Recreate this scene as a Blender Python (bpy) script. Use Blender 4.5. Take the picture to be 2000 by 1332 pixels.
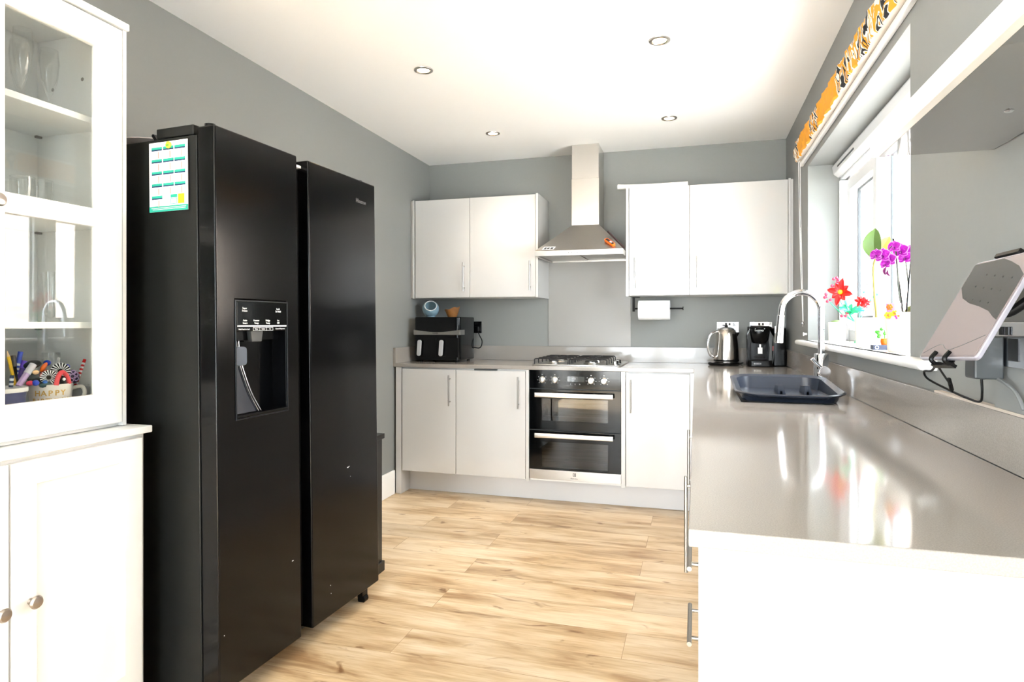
import bpy, bmesh, math, random
from mathutils import Vector, Matrix
random.seed(7)
PI = math.pi
for o in list(bpy.data.objects): bpy.data.objects.remove(o)
SC = bpy.context.scene
COL = SC.collection

# ------------------------------------------------------------ camera
cam_d = bpy.data.cameras.new('camera')
cam = bpy.data.objects.new('camera', cam_d); COL.objects.link(cam)
cam.location = (2.0306, -4.6333, 1.191)
cam.rotation_euler = (math.radians(90), 0, 0.283)
cam_d.sensor_width = 36; cam_d.lens = 1234.72/2000*36
cam_d.shift_y = -(666-630.86)/2000
cam_d.clip_start = 0.02
SC.camera = cam

# ------------------------------------------------------------ world (bright overcast daylight), exposure
w = bpy.data.worlds.new('sky'); SC.world = w; w.use_nodes = True
bg = w.node_tree.nodes['Background']
bg.inputs[0].default_value = (0.86, 0.94, 1.0, 1); bg.inputs[1].default_value = 10.0
SC.view_settings.view_transform = 'Standard'; SC.view_settings.look = 'None'
SC.cycles.transparent_max_bounces = 32
SC.view_settings.gamma = 1; SC.view_settings.use_curve_mapping = False
SC.view_settings.exposure = 1.2

def light(name, kind, loc, energy, color=(1,1,1), rot=(0,0,0), size=1, size_y=None, parent=None, **k):
    d = bpy.data.lights.new(name, kind); d.energy = energy; d.color = color
    if kind == 'AREA':
        d.size = size
        if size_y: d.shape = 'RECTANGLE'; d.size_y = size_y
    for a, v in k.items(): setattr(d, a, v)
    o = bpy.data.objects.new(name, d); COL.objects.link(o)
    o.location = loc; o.rotation_euler = rot
    if parent: o.parent = parent
    return o
added_sun = light('added_sun', 'SUN', (-6, -4, 9), 22, (1.0, .95, .88), rot=(math.radians(6), math.radians(-42), 0))  # added: brightens the brick wall outside and bounces light up to the ceiling
added_sun.data.angle = math.radians(2)
# daylight portals in the window, the garden doors behind the camera and the added side window
pw = light('daylight_portal', 'AREA', (2.88, -1.73, 1.57), 1, rot=(0, math.radians(90), 0), size=1.0, size_y=1.75)
pw.data.cycles.is_portal = True
pr = light('daylight_portal', 'AREA', (1.5, -8.05, 1.15), 1, rot=(math.radians(90), 0, 0), size=3.6, size_y=2.2)
pr.data.cycles.is_portal = True
for px_, ry_, sgn in ((-.2, -90, 1),):
    pq = light('daylight_portal', 'AREA', (px_, -6.55, 1.15), 1, rot=(0, math.radians(ry_), 0), size=2.2, size_y=2.5)
    pq.data.cycles.is_portal = True

# ------------------------------------------------------------ materials
def lin(c):
    return tuple(((v/255)/12.92 if v/255 <= .04045 else ((v/255+.055)/1.055)**2.4) for v in c)
MATS = {}
def mat(name, rgb, rough=.5, metal=0, coat=0, spec=.5, emit=0, noise=0, nscale=30, bump=0, aniso=0):
    if name in MATS: return MATS[name]
    m = bpy.data.materials.new(name); m.use_nodes = True
    nt = m.node_tree; b = nt.nodes['Principled BSDF']
    c = (*lin(rgb), 1)
    b.inputs['Base Color'].default_value = c
    b.inputs['Roughness'].default_value = rough; b.inputs['Metallic'].default_value = metal
    b.inputs['Coat Weight'].default_value = coat; b.inputs['Coat Roughness'].default_value = .03
    b.inputs['Specular IOR Level'].default_value = spec
    if aniso: b.inputs['Anisotropic'].default_value = aniso
    if emit:
        b.inputs['Emission Color'].default_value = c; b.inputs['Emission Strength'].default_value = emit
    # every material gets a faint procedural variation
    tc = nt.nodes.new('ShaderNodeTexCoord'); n = nt.nodes.new('ShaderNodeTexNoise')
    n.inputs['Scale'].default_value = nscale; n.inputs['Detail'].default_value = 4
    nt.links.new(tc.outputs['Object'], n.inputs['Vector'])
    mx = nt.nodes.new('ShaderNodeMixRGB'); mx.blend_type = 'MULTIPLY'
    mx.inputs[0].default_value = noise if noise else .03
    mx.inputs[1].default_value = c
    nt.links.new(n.outputs['Fac'], mx.inputs[2]) if noise else None
    if noise: nt.links.new(mx.outputs[0], b.inputs['Base Color'])
    if bump:
        bp = nt.nodes.new('ShaderNodeBump'); bp.inputs['Strength'].default_value = bump; bp.inputs['Distance'].default_value = .002
        nt.links.new(n.outputs['Fac'], bp.inputs['Height']); nt.links.new(bp.outputs[0], b.inputs['Normal'])
    MATS[name] = m
    return m

def glass_mat(name, tint=(1,1,1), refl=1.0, solid=False, op=0.0):
    m = bpy.data.materials.new(name); m.use_nodes = True; nt = m.node_tree
    nt.nodes.remove(nt.nodes['Principled BSDF']); out = nt.nodes['Material Output']
    t = nt.nodes.new('ShaderNodeBsdfTransparent'); t.inputs[0].default_value = (*tint, 1)
    g = nt.nodes.new('ShaderNodeBsdfGlossy'); g.inputs['Roughness'].default_value = .01
    lw = nt.nodes.new('ShaderNodeLayerWeight'); lw.inputs[0].default_value = .5
    f = nt.nodes.new('ShaderNodeMath'); f.operation = 'POWER'; f.inputs[1].default_value = 4.0
    nt.links.new(lw.outputs['Facing'], f.inputs[0])
    mu = nt.nodes.new('ShaderNodeMath'); mu.operation = 'MULTIPLY_ADD'; mu.inputs[1].default_value = refl*.9; mu.inputs[2].default_value = op + .05*refl
    mu.use_clamp = True
    mx = nt.nodes.new('ShaderNodeMixShader')
    nt.links.new(f.outputs[0], mu.inputs[0]); nt.links.new(mu.outputs[0], mx.inputs[0])
    nt.links.new(t.outputs[0], mx.inputs[1]); nt.links.new(g.outputs[0], mx.inputs[2]); nt.links.new(mx.outputs[0], out.inputs[0])
    MATS[name] = m
    return m

WALL = mat('grey_wall_paint', (136,138,136), .6, noise=.04, nscale=60, bump=.05)
WALL2 = mat('grey_splashback', (148,146,142), .35)
CEIL = mat('ceiling_paint', (248,248,247), .8)
WHITEP = mat('white_satin_paint', (247,248,247), .35)
GLOSS = mat('light_gloss_lacquer', (206,205,203), .12, coat=1)
CARC = mat('white_carcass', (232,232,230), .35)
PLINTH = mat('plinth_white', (222,222,224), .4)
UPVC = mat('white_upvc', (240,242,244), .25)
STEEL = mat('brushed_steel', (182,179,174), .28, metal=1, noise=.08, nscale=200)
CHROME = mat('polished_chrome', (225,226,230), .06, metal=1)
NICKEL = mat('satin_nickel_handle', (158,155,150), .3, metal=1)
BLACKG = mat('black_gloss_glass', (6,7,8), .08, spec=.3)
BLACKS = mat('black_fridge_steel', (5,5,6), .17, metal=.0, coat=0, spec=.25)
BLACKS.node_tree.nodes['Principled BSDF'].inputs['Coat Roughness'].default_value = .16
BLACKSIDE = mat('black_fridge_side', (17,18,17), .4, spec=.3, bump=.03, nscale=300)
BLACKM = mat('black_matt_plastic', (9,9,10), .5, spec=.2)
BLACKP = mat('black_satin_plastic', (10,10,11), .25, spec=.25)
CAST = mat('black_cast_iron', (24,24,26), .5, bump=.2, nscale=200)
DARKG = mat('dark_grey_plastic', (66,70,72), .4)
SLATE = mat('slate_blue_plastic', (44,50,62), .25, noise=.25, nscale=14)
WHITEPL = mat('white_plastic', (238,238,236), .3)
WARMWHITE = mat('cream_ceramic', (240,234,224), .35)
PAPER = mat('white_paper', (246,246,247), .8, noise=.04, nscale=90, bump=.1)
BOX = mat('black_ash_cabinet', (20,20,22), .4, noise=.3, nscale=40)
TEAL = mat('teal_print', (28,165,140), .7)
NAVY = mat('navy_print', (24,52,92), .7)
SALMON = mat('salmon_print', (240,150,140), .7)
YELLOWP = mat('yellow_print', (242,200,20), .7)
LIME = mat('lime_magnet', (205,215,50), .4)
WHITEINK = mat('white_ink', (235,238,240), .5)
GREYINK = mat('silver_ink', (150,150,150), .4, metal=.5)
BLACKINK = mat('black_ink', (22,22,24), .5)
GOLDINK = mat('gold_ink', (214,170,80), .4, metal=.3)
RED = mat('bright_red_plastic', (205,20,22), .3)
PINKRED = mat('pink_red_plastic', (216,50,80), .3)
GREENP = mat('mint_green_plastic', (40,170,120), .35)
LEAF = mat('plant_leaf', (104,138,72), .4, noise=.4, nscale=25)
LEAF2 = mat('variegated_leaf_edge', (196,200,80), .4, noise=.2, nscale=25)
STEM = mat('woody_stem', (150,140,60), .5, noise=.4, nscale=50)
DSTEM = mat('dark_stem', (52,58,44), .5)
ORCHID = mat('magenta_petal', (170,20,170), .45, noise=.3, nscale=60)
ORCHIDE = mat('pale_petal_edge', (226,130,220), .45)
ORANGE = mat('orange_plastic', (246,110,14), .35)
YELLOW = mat('yellow_plastic', (240,190,20), .35)
BLUE = mat('blue_plastic', (30,70,190), .3)
PURPLE = mat('purple_plastic', (88,60,170), .35)
LILAC = mat('lilac_plastic', (196,170,216), .3)
GREEN = mat('leaf_green_plastic', (70,170,50), .35)
CORAL = mat('coral_plastic', (226,70,76), .3)
PINK = mat('pink_plastic', (238,150,210), .4)
SKYBLUE = mat('pale_blue_ceramic', (138,168,182), .3)
DTEAL = mat('dark_inside_ceramic', (30,44,44), .4)
BROWN = mat('rustic_brown_wood', (176,118,62), .5, noise=.7, nscale=28)
CREAM = mat('cream_fabric', (236,214,190), .8)
LINING = mat('pale_blind_lining', (226,214,200), .7, noise=.15, nscale=18)
ROD = mat('dark_maroon_plastic', (48,22,24), .5)
SCREENP = mat('tablet_wallpaper_pink', (124,113,113), .14, coat=.3)
SCREENG = mat('tablet_wallpaper_grey', (30,32,31), .12, coat=.2, spec=.3)
LILACEDGE = mat('tablet_aluminium', (188,186,198), .3, metal=.6)
DENIM = mat('navy_label', (52,62,110), .45)
LAMP = mat('lamp_lens', (255,240,214), .4, emit=8)
OVENIN = mat('oven_interior', (52,56,54), .4)
GLASS = glass_mat('window_glass', refl=.8)
CABGLASS = glass_mat('cabinet_glass', tint=(.97,.98,.97), refl=.7)
CLEAR = glass_mat('clear_glass', tint=(.982,.985,.982), refl=.9, op=.01)
OVENGLASS = glass_mat('oven_glass', tint=(.35,.36,.36), refl=1.2)
SMOKE = glass_mat('dark_clear_plastic', tint=(.25,.27,.3), refl=1.5)

def worktop_mat():
    m = mat('greige_quartz', (172,167,162), .09, spec=.5, coat=0)
    nt = m.node_tree; b = nt.nodes['Principled BSDF']
    tc = nt.nodes.new('ShaderNodeTexCoord'); v = nt.nodes.new('ShaderNodeTexNoise')
    v.inputs['Scale'].default_value = 450; v.inputs['Detail'].default_value = 3
    r = nt.nodes.new('ShaderNodeValToRGB')
    r.color_ramp.elements[0].position = .35; r.color_ramp.elements[0].color = (*lin((147,141,135)), 1)
    r.color_ramp.elements[1].position = .68; r.color_ramp.elements[1].color = (*lin((160,154,148)), 1)
    nt.links.new(tc.outputs['Object'], v.inputs['Vector']); nt.links.new(v.outputs['Fac'], r.inputs[0]); nt.links.new(r.outputs[0], b.inputs['Base Color'])
    return m
QUARTZ = worktop_mat()

def floor_mat():
    m = mat('oak_laminate', (200,170,125), .33)
    nt = m.node_tree; b = nt.nodes['Principled BSDF']; L = nt.links.new
    tc = nt.nodes.new('ShaderNodeTexCoord')
    br = nt.nodes.new('ShaderNodeTexBrick'); br.offset = .37; br.offset_frequency = 2; br.squash = 1
    br.inputs['Scale'].default_value = 1; br.inputs['Brick Width'].default_value = 1.28; br.inputs['Row Height'].default_value = .192
    br.inputs['Mortar Size'].default_value = .0012; br.inputs['Mortar Smooth'].default_value = .3
    br.inputs['Color1'].default_value = (0,0,0,1); br.inputs['Color2'].default_value = (1,1,1,1); br.inputs['Mortar'].default_value = (.5,.5,.5,1)
    mp0 = nt.nodes.new('ShaderNodeMapping'); mp0.inputs['Location'].default_value = (.31,.07,0)
    L(tc.outputs['Object'], mp0.inputs[0]); L(mp0.outputs[0], br.inputs['Vector'])
    # per-plank offset of the grain
    cmb = nt.nodes.new('ShaderNodeCombineXYZ'); ml = nt.nodes.new('ShaderNodeMath'); ml.operation = 'MULTIPLY'; ml.inputs[1].default_value = 7.3
    L(br.outputs['Color'], ml.inputs[0]); L(ml.outputs[0], cmb.inputs[2]); L(ml.outputs[0], cmb.inputs[0])
    add = nt.nodes.new('ShaderNodeVectorMath'); add.operation = 'ADD'
    L(tc.outputs['Object'], add.inputs[0]); L(cmb.outputs[0], add.inputs[1])
    def noise(sc, vec, det=5, dist=0):
        mp = nt.nodes.new('ShaderNodeMapping'); mp.inputs['Scale'].default_value = vec
        n = nt.nodes.new('ShaderNodeTexNoise'); n.inputs['Scale'].default_value = sc; n.inputs['Detail'].default_value = det; n.inputs['Distortion'].default_value = dist
        L(add.outputs[0], mp.inputs[0]); L(mp.outputs[0], n.inputs['Vector']); return n
    n1 = noise(2.2, (1.0, 5.0, 1), 6, .6)
    n2 = noise(9, (1.0, 12, 1), 8, .4)
    n3 = noise(4.5, (1, 2.6, 1), 3, 1.4)
    r1 = nt.nodes.new('ShaderNodeValToRGB'); e = r1.color_ramp.elements
    e[0].position = .30; e[0].color = (*lin((164,130,92)), 1)
    e[1].position = .62; e[1].color = (*lin((224,204,174)), 1)
    k = r1.color_ramp.elements.new(.46); k.color = (*lin((206,180,142)), 1)
    L(n1.outputs['Fac'], r1.inputs[0])
    m1 = nt.nodes.new('ShaderNodeMixRGB'); m1.blend_type = 'SOFT_LIGHT'; m1.inputs[0].default_value = .75
    L(r1.outputs[0], m1.inputs[1]); L(n2.outputs['Fac'], m1.inputs[2])
    r3 = nt.nodes.new('ShaderNodeValToRGB'); r3.color_ramp.elements[0].position = .27; r3.color_ramp.elements[0].color = (*lin((158,122,86)), 1)
    r3.color_ramp.elements[1].position = .36; r3.color_ramp.elements[1].color = (1,1,1,1)
    L(n3.outputs['Fac'], r3.inputs[0])
    m2 = nt.nodes.new('ShaderNodeMixRGB'); m2.blend_type = 'MULTIPLY'; m2.inputs[0].default_value = .75
    L(m1.outputs[0], m2.inputs[1]); L(r3.outputs[0], m2.inputs[2])
    m3 = nt.nodes.new('ShaderNodeMixRGB'); m3.blend_type = 'MULTIPLY'
    L(br.outputs['Fac'], m3.inputs[0]); L(m2.outputs[0], m3.inputs[1]); m3.inputs[2].default_value = (.55,.45,.35,1)
    hs = nt.nodes.new('ShaderNodeHueSaturation')
    mr = nt.nodes.new('ShaderNodeMapRange'); mr.inputs['To Min'].default_value = .9; mr.inputs['To Max'].default_value = 1.08
    L(br.outputs['Color'], mr.inputs[0]); L(mr.outputs[0], hs.inputs['Value']); L(m3.outputs[0], hs.inputs['Color'])
    L(hs.outputs[0], b.inputs['Base Color'])
    bp = nt.nodes.new('ShaderNodeBump'); bp.inputs['Strength'].default_value = .08; bp.inputs['Distance'].default_value = .002
    L(n2.outputs['Fac'], bp.inputs['Height']); L(bp.outputs[0], b.inputs['Normal'])
    return m
OAK = floor_mat()

def tiger_mat():
    m = mat('tiger_striped_fabric', (230,160,30), .8)
    nt = m.node_tree; b = nt.nodes['Principled BSDF']; L = nt.links.new
    tc = nt.nodes.new('ShaderNodeTexCoord')
    mp = nt.nodes.new('ShaderNodeMapping'); mp.inputs['Scale'].default_value = (3, 9, 4)
    mp.inputs['Rotation'].default_value = (math.radians(28), 0, 0)
    n = nt.nodes.new('ShaderNodeTexNoise'); n.inputs['Scale'].default_value = 1.0; n.inputs['Detail'].default_value = 1.5; n.inputs['Distortion'].default_value = 1.8
    L(tc.outputs['Object'], mp.inputs[0]); L(mp.outputs[0], n.inputs['Vector'])
    r = nt.nodes.new('ShaderNodeValToRGB'); r.color_ramp.interpolation = 'CONSTANT'
    e = r.color_ramp.elements
    org = (*lin((232,158,34)), 1); wht = (*lin((238,232,220)), 1); blk = (*lin((30,30,34)), 1)
    e[0].position = 0; e[0].color = wht
    e[1].position = .36; e[1].color = org
    for p, c in ((.44,wht),(.47,blk),(.53,wht),(.56,org),(.64,blk),(.70,org)):
        x = e.new(p); x.color = c
    L(n.outputs['Fac'], r.inputs[0])
    # plain orange stretches of cloth between the striped ones
    s = nt.nodes.new('ShaderNodeSeparateXYZ'); L(tc.outputs['Object'], s.inputs[0])
    r2 = nt.nodes.new('ShaderNodeValToRGB'); r2.color_ramp.interpolation = 'CONSTANT'
    mr = nt.nodes.new('ShaderNodeMapRange'); mr.inputs['From Min'].default_value = -1.15; mr.inputs['From Max'].default_value = 1.15
    L(s.outputs['Y'], mr.inputs[0]); L(mr.outputs[0], r2.inputs[0])
    q = r2.color_ramp.elements; q[0].position = 0; q[0].color = (0,0,0,1); q[1].position = .52; q[1].color = (1,1,1,1)
    for p, v in ((.70,0),(.79,1),(.93,0)):
        x = q.new(p); x.color = (v,v,v,1)
    mx = nt.nodes.new('ShaderNodeMixRGB'); L(r2.outputs[0], mx.inputs[0]); L(r.outputs[0], mx.inputs[1]); mx.inputs[2].default_value = org
    L(mx.outputs[0], b.inputs['Base Color'])
    return m
TIGER = tiger_mat()

def brick_mat():
    m = mat('pale_outdoor_brick', (196,160,136), .9)
    nt = m.node_tree; b = nt.nodes['Principled BSDF']
    tc = nt.nodes.new('ShaderNodeTexCoord'); mp = nt.nodes.new('ShaderNodeMapping'); mp.inputs['Rotation'].default_value = (PI/2, 0, PI/2)
    mp.vector_type = 'TEXTURE'
    br = nt.nodes.new('ShaderNodeTexBrick'); br.inputs['Scale'].default_value = 1
    br.inputs['Brick Width'].default_value = .225; br.inputs['Row Height'].default_value = .075; br.inputs['Mortar Size'].default_value = .006
    br.inputs['Color1'].default_value = (*lin((232,212,196)), 1); br.inputs['Color2'].default_value = (*lin((222,198,180)), 1); br.inputs['Mortar'].default_value = (*lin((236,232,226)), 1)
    nt.links.new(tc.outputs['Object'], mp.inputs[0]); nt.links.new(mp.outputs[0], br.inputs['Vector']); nt.links.new(br.outputs['Color'], b.inputs['Base Color'])
    return m
BRICK = brick_mat()
MAGNETTXT = BLACKINK

# ------------------------------------------------------------ mesh builder
OFF = {}
class MB:
    def __init__(s): s.v = []; s.f = []; s.mi = []; s.M = None; s.m = 0
    def add(s, vs, fs):
        b = len(s.v)
        for p in vs:
            p = Vector(p)
            s.v.append(s.M @ p if s.M else p)
        for f in fs: s.f.append([b+i for i in f]); s.mi.append(s.m)
        return s
    def box(s, x0, x1, y0, y1, z0, z1):
        v = [(x,y,z) for z in (z0,z1) for y in (y0,y1) for x in (x0,x1)]
        return s.add(v, [(0,2,3,1),(4,5,7,6),(0,1,5,4),(2,6,7,3),(0,4,6,2),(1,3,7,5)])
    def rbox(s, c, sz, r, axis='z', n=6):
        # box with rounded corners about the given axis; c centre, sz full sizes
        ax = 'xyz'.index(axis); a, b = [i for i in range(3) if i != ax]
        if axis == 'y': a, b = b, a
        A, B, H = sz[a]/2, sz[b]/2, sz[ax]/2
        pts = []
        for (sx, sy, t0) in ((1,1,0),(-1,1,PI/2),(-1,-1,PI),(1,-1,1.5*PI)):
            for k in range(n+1):
                t = t0 + k*PI/2/n
                pts.append((sx*(A-r)+r*math.cos(t), sy*(B-r)+r*math.sin(t)))
        return s.prism([(c[a]+p[0], c[b]+p[1]) for p in pts], axis, c[ax]-H, c[ax]+H)
    def prism(s, pts, axis, h0, h1):
        ax = 'xyz'.index(axis)
        def P(p, h):
            if axis == 'z': return (p[0], p[1], h)
            if axis == 'x': return (h, p[0], p[1])
            return (p[1], h, p[0])          # y axis: pts are (z, x)
        n = len(pts); v = [P(p, h0) for p in pts] + [P(p, h1) for p in pts]
        f = [tuple(range(n))[::-1], tuple(range(n, 2*n))] + [(i, (i+1)%n, n+(i+1)%n, n+i) for i in range(n)]
        return s.add(v, f)
    def slab(s, axis, h0, h1, us, vs, keep):
        # plate across `axis` with a grid of cells; keep(i,j) says which cells are solid. u,v = remaining axes in xyz order
        ax = 'xyz'.index(axis); a, b = [i for i in range(3) if i != ax]
        def P(u, v, h):
            p = [0,0,0]; p[a] = u; p[b] = v; p[ax] = h; return tuple(p)
        nu, nv = len(us), len(vs); idx = {}; vv = []; ff = []
        def V(i, j, k):
            if (i,j,k) not in idx: idx[(i,j,k)] = len(vv); vv.append(P(us[i], vs[j], (h0,h1)[k]))
            return idx[(i,j,k)]
        K = lambda i, j: 0 <= i < nu-1 and 0 <= j < nv-1 and keep(i, j)
        fl = (axis == 'y')
        for i in range(nu-1):
            for j in range(nv-1):
                if not K(i,j): continue
                q = [V(i,j,1),V(i+1,j,1),V(i+1,j+1,1),V(i,j+1,1)]; ff.append(q if not fl else q[::-1])
                q = [V(i,j,0),V(i,j+1,0),V(i+1,j+1,0),V(i+1,j,0)]; ff.append(q if not fl else q[::-1])
                for (di, dj, e0, e1) in ((-1,0,(i,j+1),(i,j)),(1,0,(i+1,j),(i+1,j+1)),(0,-1,(i,j),(i+1,j)),(0,1,(i+1,j+1),(i,j+1))):
                    if not K(i+di, j+dj):
                        q = [V(*e0,0),V(*e1,0),V(*e1,1),V(*e0,1)]; ff.append(q if not fl else q[::-1])
        return s.add(vv, ff)
    def frame(s, axis, h0, h1, u0, u1, v0, v1, w, wb=None, wt=None, wr=None):
        wb = w if wb is None else wb; wt = w if wt is None else wt; wr = w if wr is None else wr
        return s.slab(axis, h0, h1, [u0,u0+w,u1-wr,u1], [v0,v0+wb,v1-wt,v1], lambda i,j: not (i == 1 and j == 1))
    def lathe(s, c, prof, n=32, M=None):
        vs = []; fs = []
        for (r, z) in prof:
            for k in range(n):
                t = 2*PI*k/n; p = Vector((r*math.cos(t), r*math.sin(t), z))
                if M: p = M @ p
                vs.append(p + Vector(c))
        for i in range(len(prof)-1):
            for k in range(n):
                fs.append((i*n+k, i*n+(k+1)%n, (i+1)*n+(k+1)%n, (i+1)*n+k))
        if prof[0][0] > 1e-5: fs.append(tuple(range(n))[::-1])
        if prof[-1][0] > 1e-5: fs.append(tuple((len(prof)-1)*n+k for k in range(n)))
        return s.add(vs, fs)
    def cyl(s, p0, p1, r, n=20, r1=None):
        p0 = Vector(p0); p1 = Vector(p1); d = p1-p0; L = d.length
        M = d.to_track_quat('Z', 'Y').to_matrix()
        return s.lathe(p0, [(r, 0), (r if r1 is None else r1, L)], n, M)
    def tube(s, pts, r, n=10, smooth=0, closed=False):
        pts = [Vector(p) for p in pts]
        if smooth:
            q = []
            for i in range(len(pts)-1):
                p0 = pts[max(i-1,0)]; p1 = pts[i]; p2 = pts[i+1]; p3 = pts[min(i+2,len(pts)-1)]
                for k in range(smooth):
                    t = k/smooth
                    q.append(.5*((2*p1)+(-p0+p2)*t+(2*p0-5*p1+4*p2-p3)*t*t+(-p0+3*p1-3*p2+p3)*t**3))
            q.append(pts[-1]); pts = q
        rr = r if isinstance(r, (list, tuple)) else None
        vs = []; N = len(pts); t = (pts[1]-pts[0]).normalized()
        up = Vector((0,0,1)) if abs(t.z) < .9 else Vector((1,0,0)); nrm = t.cross(up).normalized()
        for i in range(N):
            tt = (pts[min(i+1,N-1)]-pts[max(i-1,0)]).normalized()
            nrm = (nrm - tt*nrm.dot(tt)).normalized(); bi = tt.cross(nrm)
            R = (rr[0]+(rr[1]-rr[0])*i/(N-1)) if rr else r
            for k in range(n):
                a = 2*PI*k/n; vs.append(pts[i]+nrm*R*math.cos(a)+bi*R*math.sin(a))
        fs = [(i*n+k, i*n+(k+1)%n, (i+1)*n+(k+1)%n, (i+1)*n+k) for i in range(N-1) for k in range(n)]
        fs += [tuple(range(n))[::-1], tuple((N-1)*n+k for k in range(n))]
        return s.add(vs, fs)
    def ball(s, c, r, n=16, m=10, sc=(1,1,1), M=None):
        prof = [(max(r*math.sin(PI*i/m),1e-6), -r*math.cos(PI*i/m)) for i in range(m+1)]
        T = Matrix.Diagonal(sc)
        return s.lathe(c, prof, n, (M @ T) if M else T)
    def petal(s, c, d, up, L, W, cup=.15, n=6, th=.0008):
        # leaf or petal starting at c, pointing along d, with normal up: a thin closed blade
        d = Vector(d).normalized(); up = Vector(up); sd = d.cross(up).normalized(); up = sd.cross(d).normalized(); c = Vector(c)
        top = []; N = n
        rows = []
        for i in range(N+1):
            t = i/N; w_ = W/2*(math.sin(PI*min(1,t*.92+.06))**.7)
            if i == N: w_ *= .1
            mid = c + d*L*t + up*L*cup*math.sin(PI*t)*.5
            rows.append([mid - sd*w_ + up*w_*.35, mid, mid + sd*w_ + up*w_*.35])
        vs = [p for r_ in rows for p in r_] + [p - up*th for r_ in rows for p in r_]
        K = 3*(N+1); fs = []
        for i in range(N):
            for j in range(2):
                a = i*3+j; fs.append((a, a+1, a+4, a+3)); fs.append((K+a, K+a+3, K+a+4, K+a+1))
            fs.append((i*3, i*3+3, K+i*3+3, K+i*3)); fs.append((i*3+2, K+i*3+2, K+i*3+5, i*3+5))
        fs.append((0, K, K+1, 1)); fs.append((1, K+1, K+2, 2)); b = N*3
        fs.append((b, b+1, K+b+1, K+b)); fs.append((b+1, b+2, K+b+2, K+b+1))
        return s.add(vs, fs)
    def build(s, name, mats, parent=None, bevel=0, label=None, seg=2, fix=True):
        me = bpy.data.meshes.new(name)
        off = OFF.get(parent.name, Vector((0,0,0))) if parent else Vector((0,0,0))
        me.from_pydata([v-off for v in s.v], [], s.f)
        if not isinstance(mats, (list, tuple)): mats = [mats]
        for m_ in mats: me.materials.append(m_)
        for p, i in zip(me.polygons, s.mi): p.material_index = i; p.use_smooth = True
        if fix:
            bm = bmesh.new(); bm.from_mesh(me); bmesh.ops.recalc_face_normals(bm, faces=bm.faces); bm.to_mesh(me); bm.free()
        me.set_sharp_from_angle(angle=math.radians(36))
        o = bpy.data.objects.new(name, me); COL.objects.link(o)
        if parent: o.parent = parent
        OFF[o.name] = off
        if label: o['label'] = label
        if bevel:
            b = o.modifiers.new('bevel', 'BEVEL'); b.width = bevel; b.segments = seg; b.limit_method = 'ANGLE'; b.angle_limit = math.radians(40); b.harden_normals = True
        return o

def thing(name, label, cat, loc=(0,0,0), rot=None, group=None, local=False):
    o = bpy.data.objects.new(name, None); COL.objects.link(o); o.empty_display_size = .05
    o.location = loc
    if rot: o.rotation_euler = rot
    o['label'] = label; o['category'] = cat
    if group: o['group'] = group
    OFF[o.name] = Vector((0,0,0)) if (local or rot) else Vector(loc)
    return o
def solo(mb, name, mats, label, cat, group=None, bevel=0, seg=2):
    o = mb.build(name, mats, None, bevel, seg=seg)
    vs = [v.co.copy() for v in o.data.vertices]
    c = Vector(((min(v.x for v in vs)+max(v.x for v in vs))/2, (min(v.y for v in vs)+max(v.y for v in vs))/2, min(v.z for v in vs)))
    for v in o.data.vertices: v.co -= c
    o.location = c
    o['label'] = label; o['category'] = cat
    if group: o['group'] = group
    return o
def struct(mb, name, mats, bevel=0, parent=None):
    o = mb.build(name, mats, parent, bevel)
    if not parent: o['kind'] = 'structure'
    return o
def copy_tree(o, parent=None, dx=(0,0,0)):
    c = o.copy(); COL.objects.link(c)
    if parent: c.parent = parent
    else: c.location = Vector(o.location)+Vector(dx)
    OFF[c.name] = OFF.get(o.name, Vector((0,0,0)))
    for ch in list(o.children): copy_tree(ch, c)
    return c
def lettering(txt, size, pos, xdir, updir, m, parent, name='lettering', depth=.0004, align='CENTER', bold=0):
    cu = bpy.data.curves.new('txt', 'FONT'); cu.body = txt; cu.size = size; cu.extrude = depth; cu.align_x = align; cu.align_y = 'CENTER'; cu.offset = bold
    t = bpy.data.objects.new('txt', cu); COL.objects.link(t)
    dg = bpy.context.evaluated_depsgraph_get(); dg.update()
    me = bpy.data.meshes.new_from_object(t.evaluated_get(dg)); bpy.data.objects.remove(t); bpy.data.curves.remove(cu)
    me.name = name
    X = Vector(xdir).normalized(); Y = Vector(updir).normalized(); Z = X.cross(Y)
    off = OFF.get(parent.name, Vector((0,0,0)))
    for v in me.vertices: v.co = Vector(pos) + X*v.co.x + Y*v.co.y + Z*v.co.z - off
    me.materials.clear(); me.materials.append(m)
    o = bpy.data.objects.new(name, me); COL.objects.link(o); o.parent = parent; OFF[o.name] = off
    return o

# ------------------------------------------------------------ the room
W, H, T = 2.618, 2.439, .91
RY = -8.0        # rear wall
struct(MB().box(-.15, W+.25, RY-.2, .15, -.1, 0), 'floor', OAK)
struct(MB().box(-.15, W+.25, RY-.2, .15, H, H+.1), 'ceiling', CEIL)
struct(MB().slab('x', -.15, 0, [RY-.2, -7.8, -5.3, .15], [0, .02, 2.15, H], lambda i,j: not (i == 1 and j == 1)), 'wall_left', WALL)
struct(MB().box(0, W+.25, 0, .15, 0, H), 'wall_back', WALL)
WY0, WY1, WZ0, WZ1 = -2.585, -.87, 1.075, 2.046
mb = MB().slab('x', W, W+.25, [RY-.2, -7.8, -5.3, WY0, WY1, 0], [0, .02, WZ0, WZ1, 2.15, H], lambda i,j: not (i == 3 and j == 2))
struct(mb, 'wall_right', WALL)
mb = MB().slab('y', RY-.2, RY, [0, .25, 2.4, W], [0, 2.15, H], lambda i,j: not (i == 1 and j == 0))
struct(mb, 'wall_rear', WALL)
# shallow boxed section of the right wall beside the window
struct(MB().box(2.603, W, -4.9, -3.154, T+.108, 1.535), 'trim_3', WALL)
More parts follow.
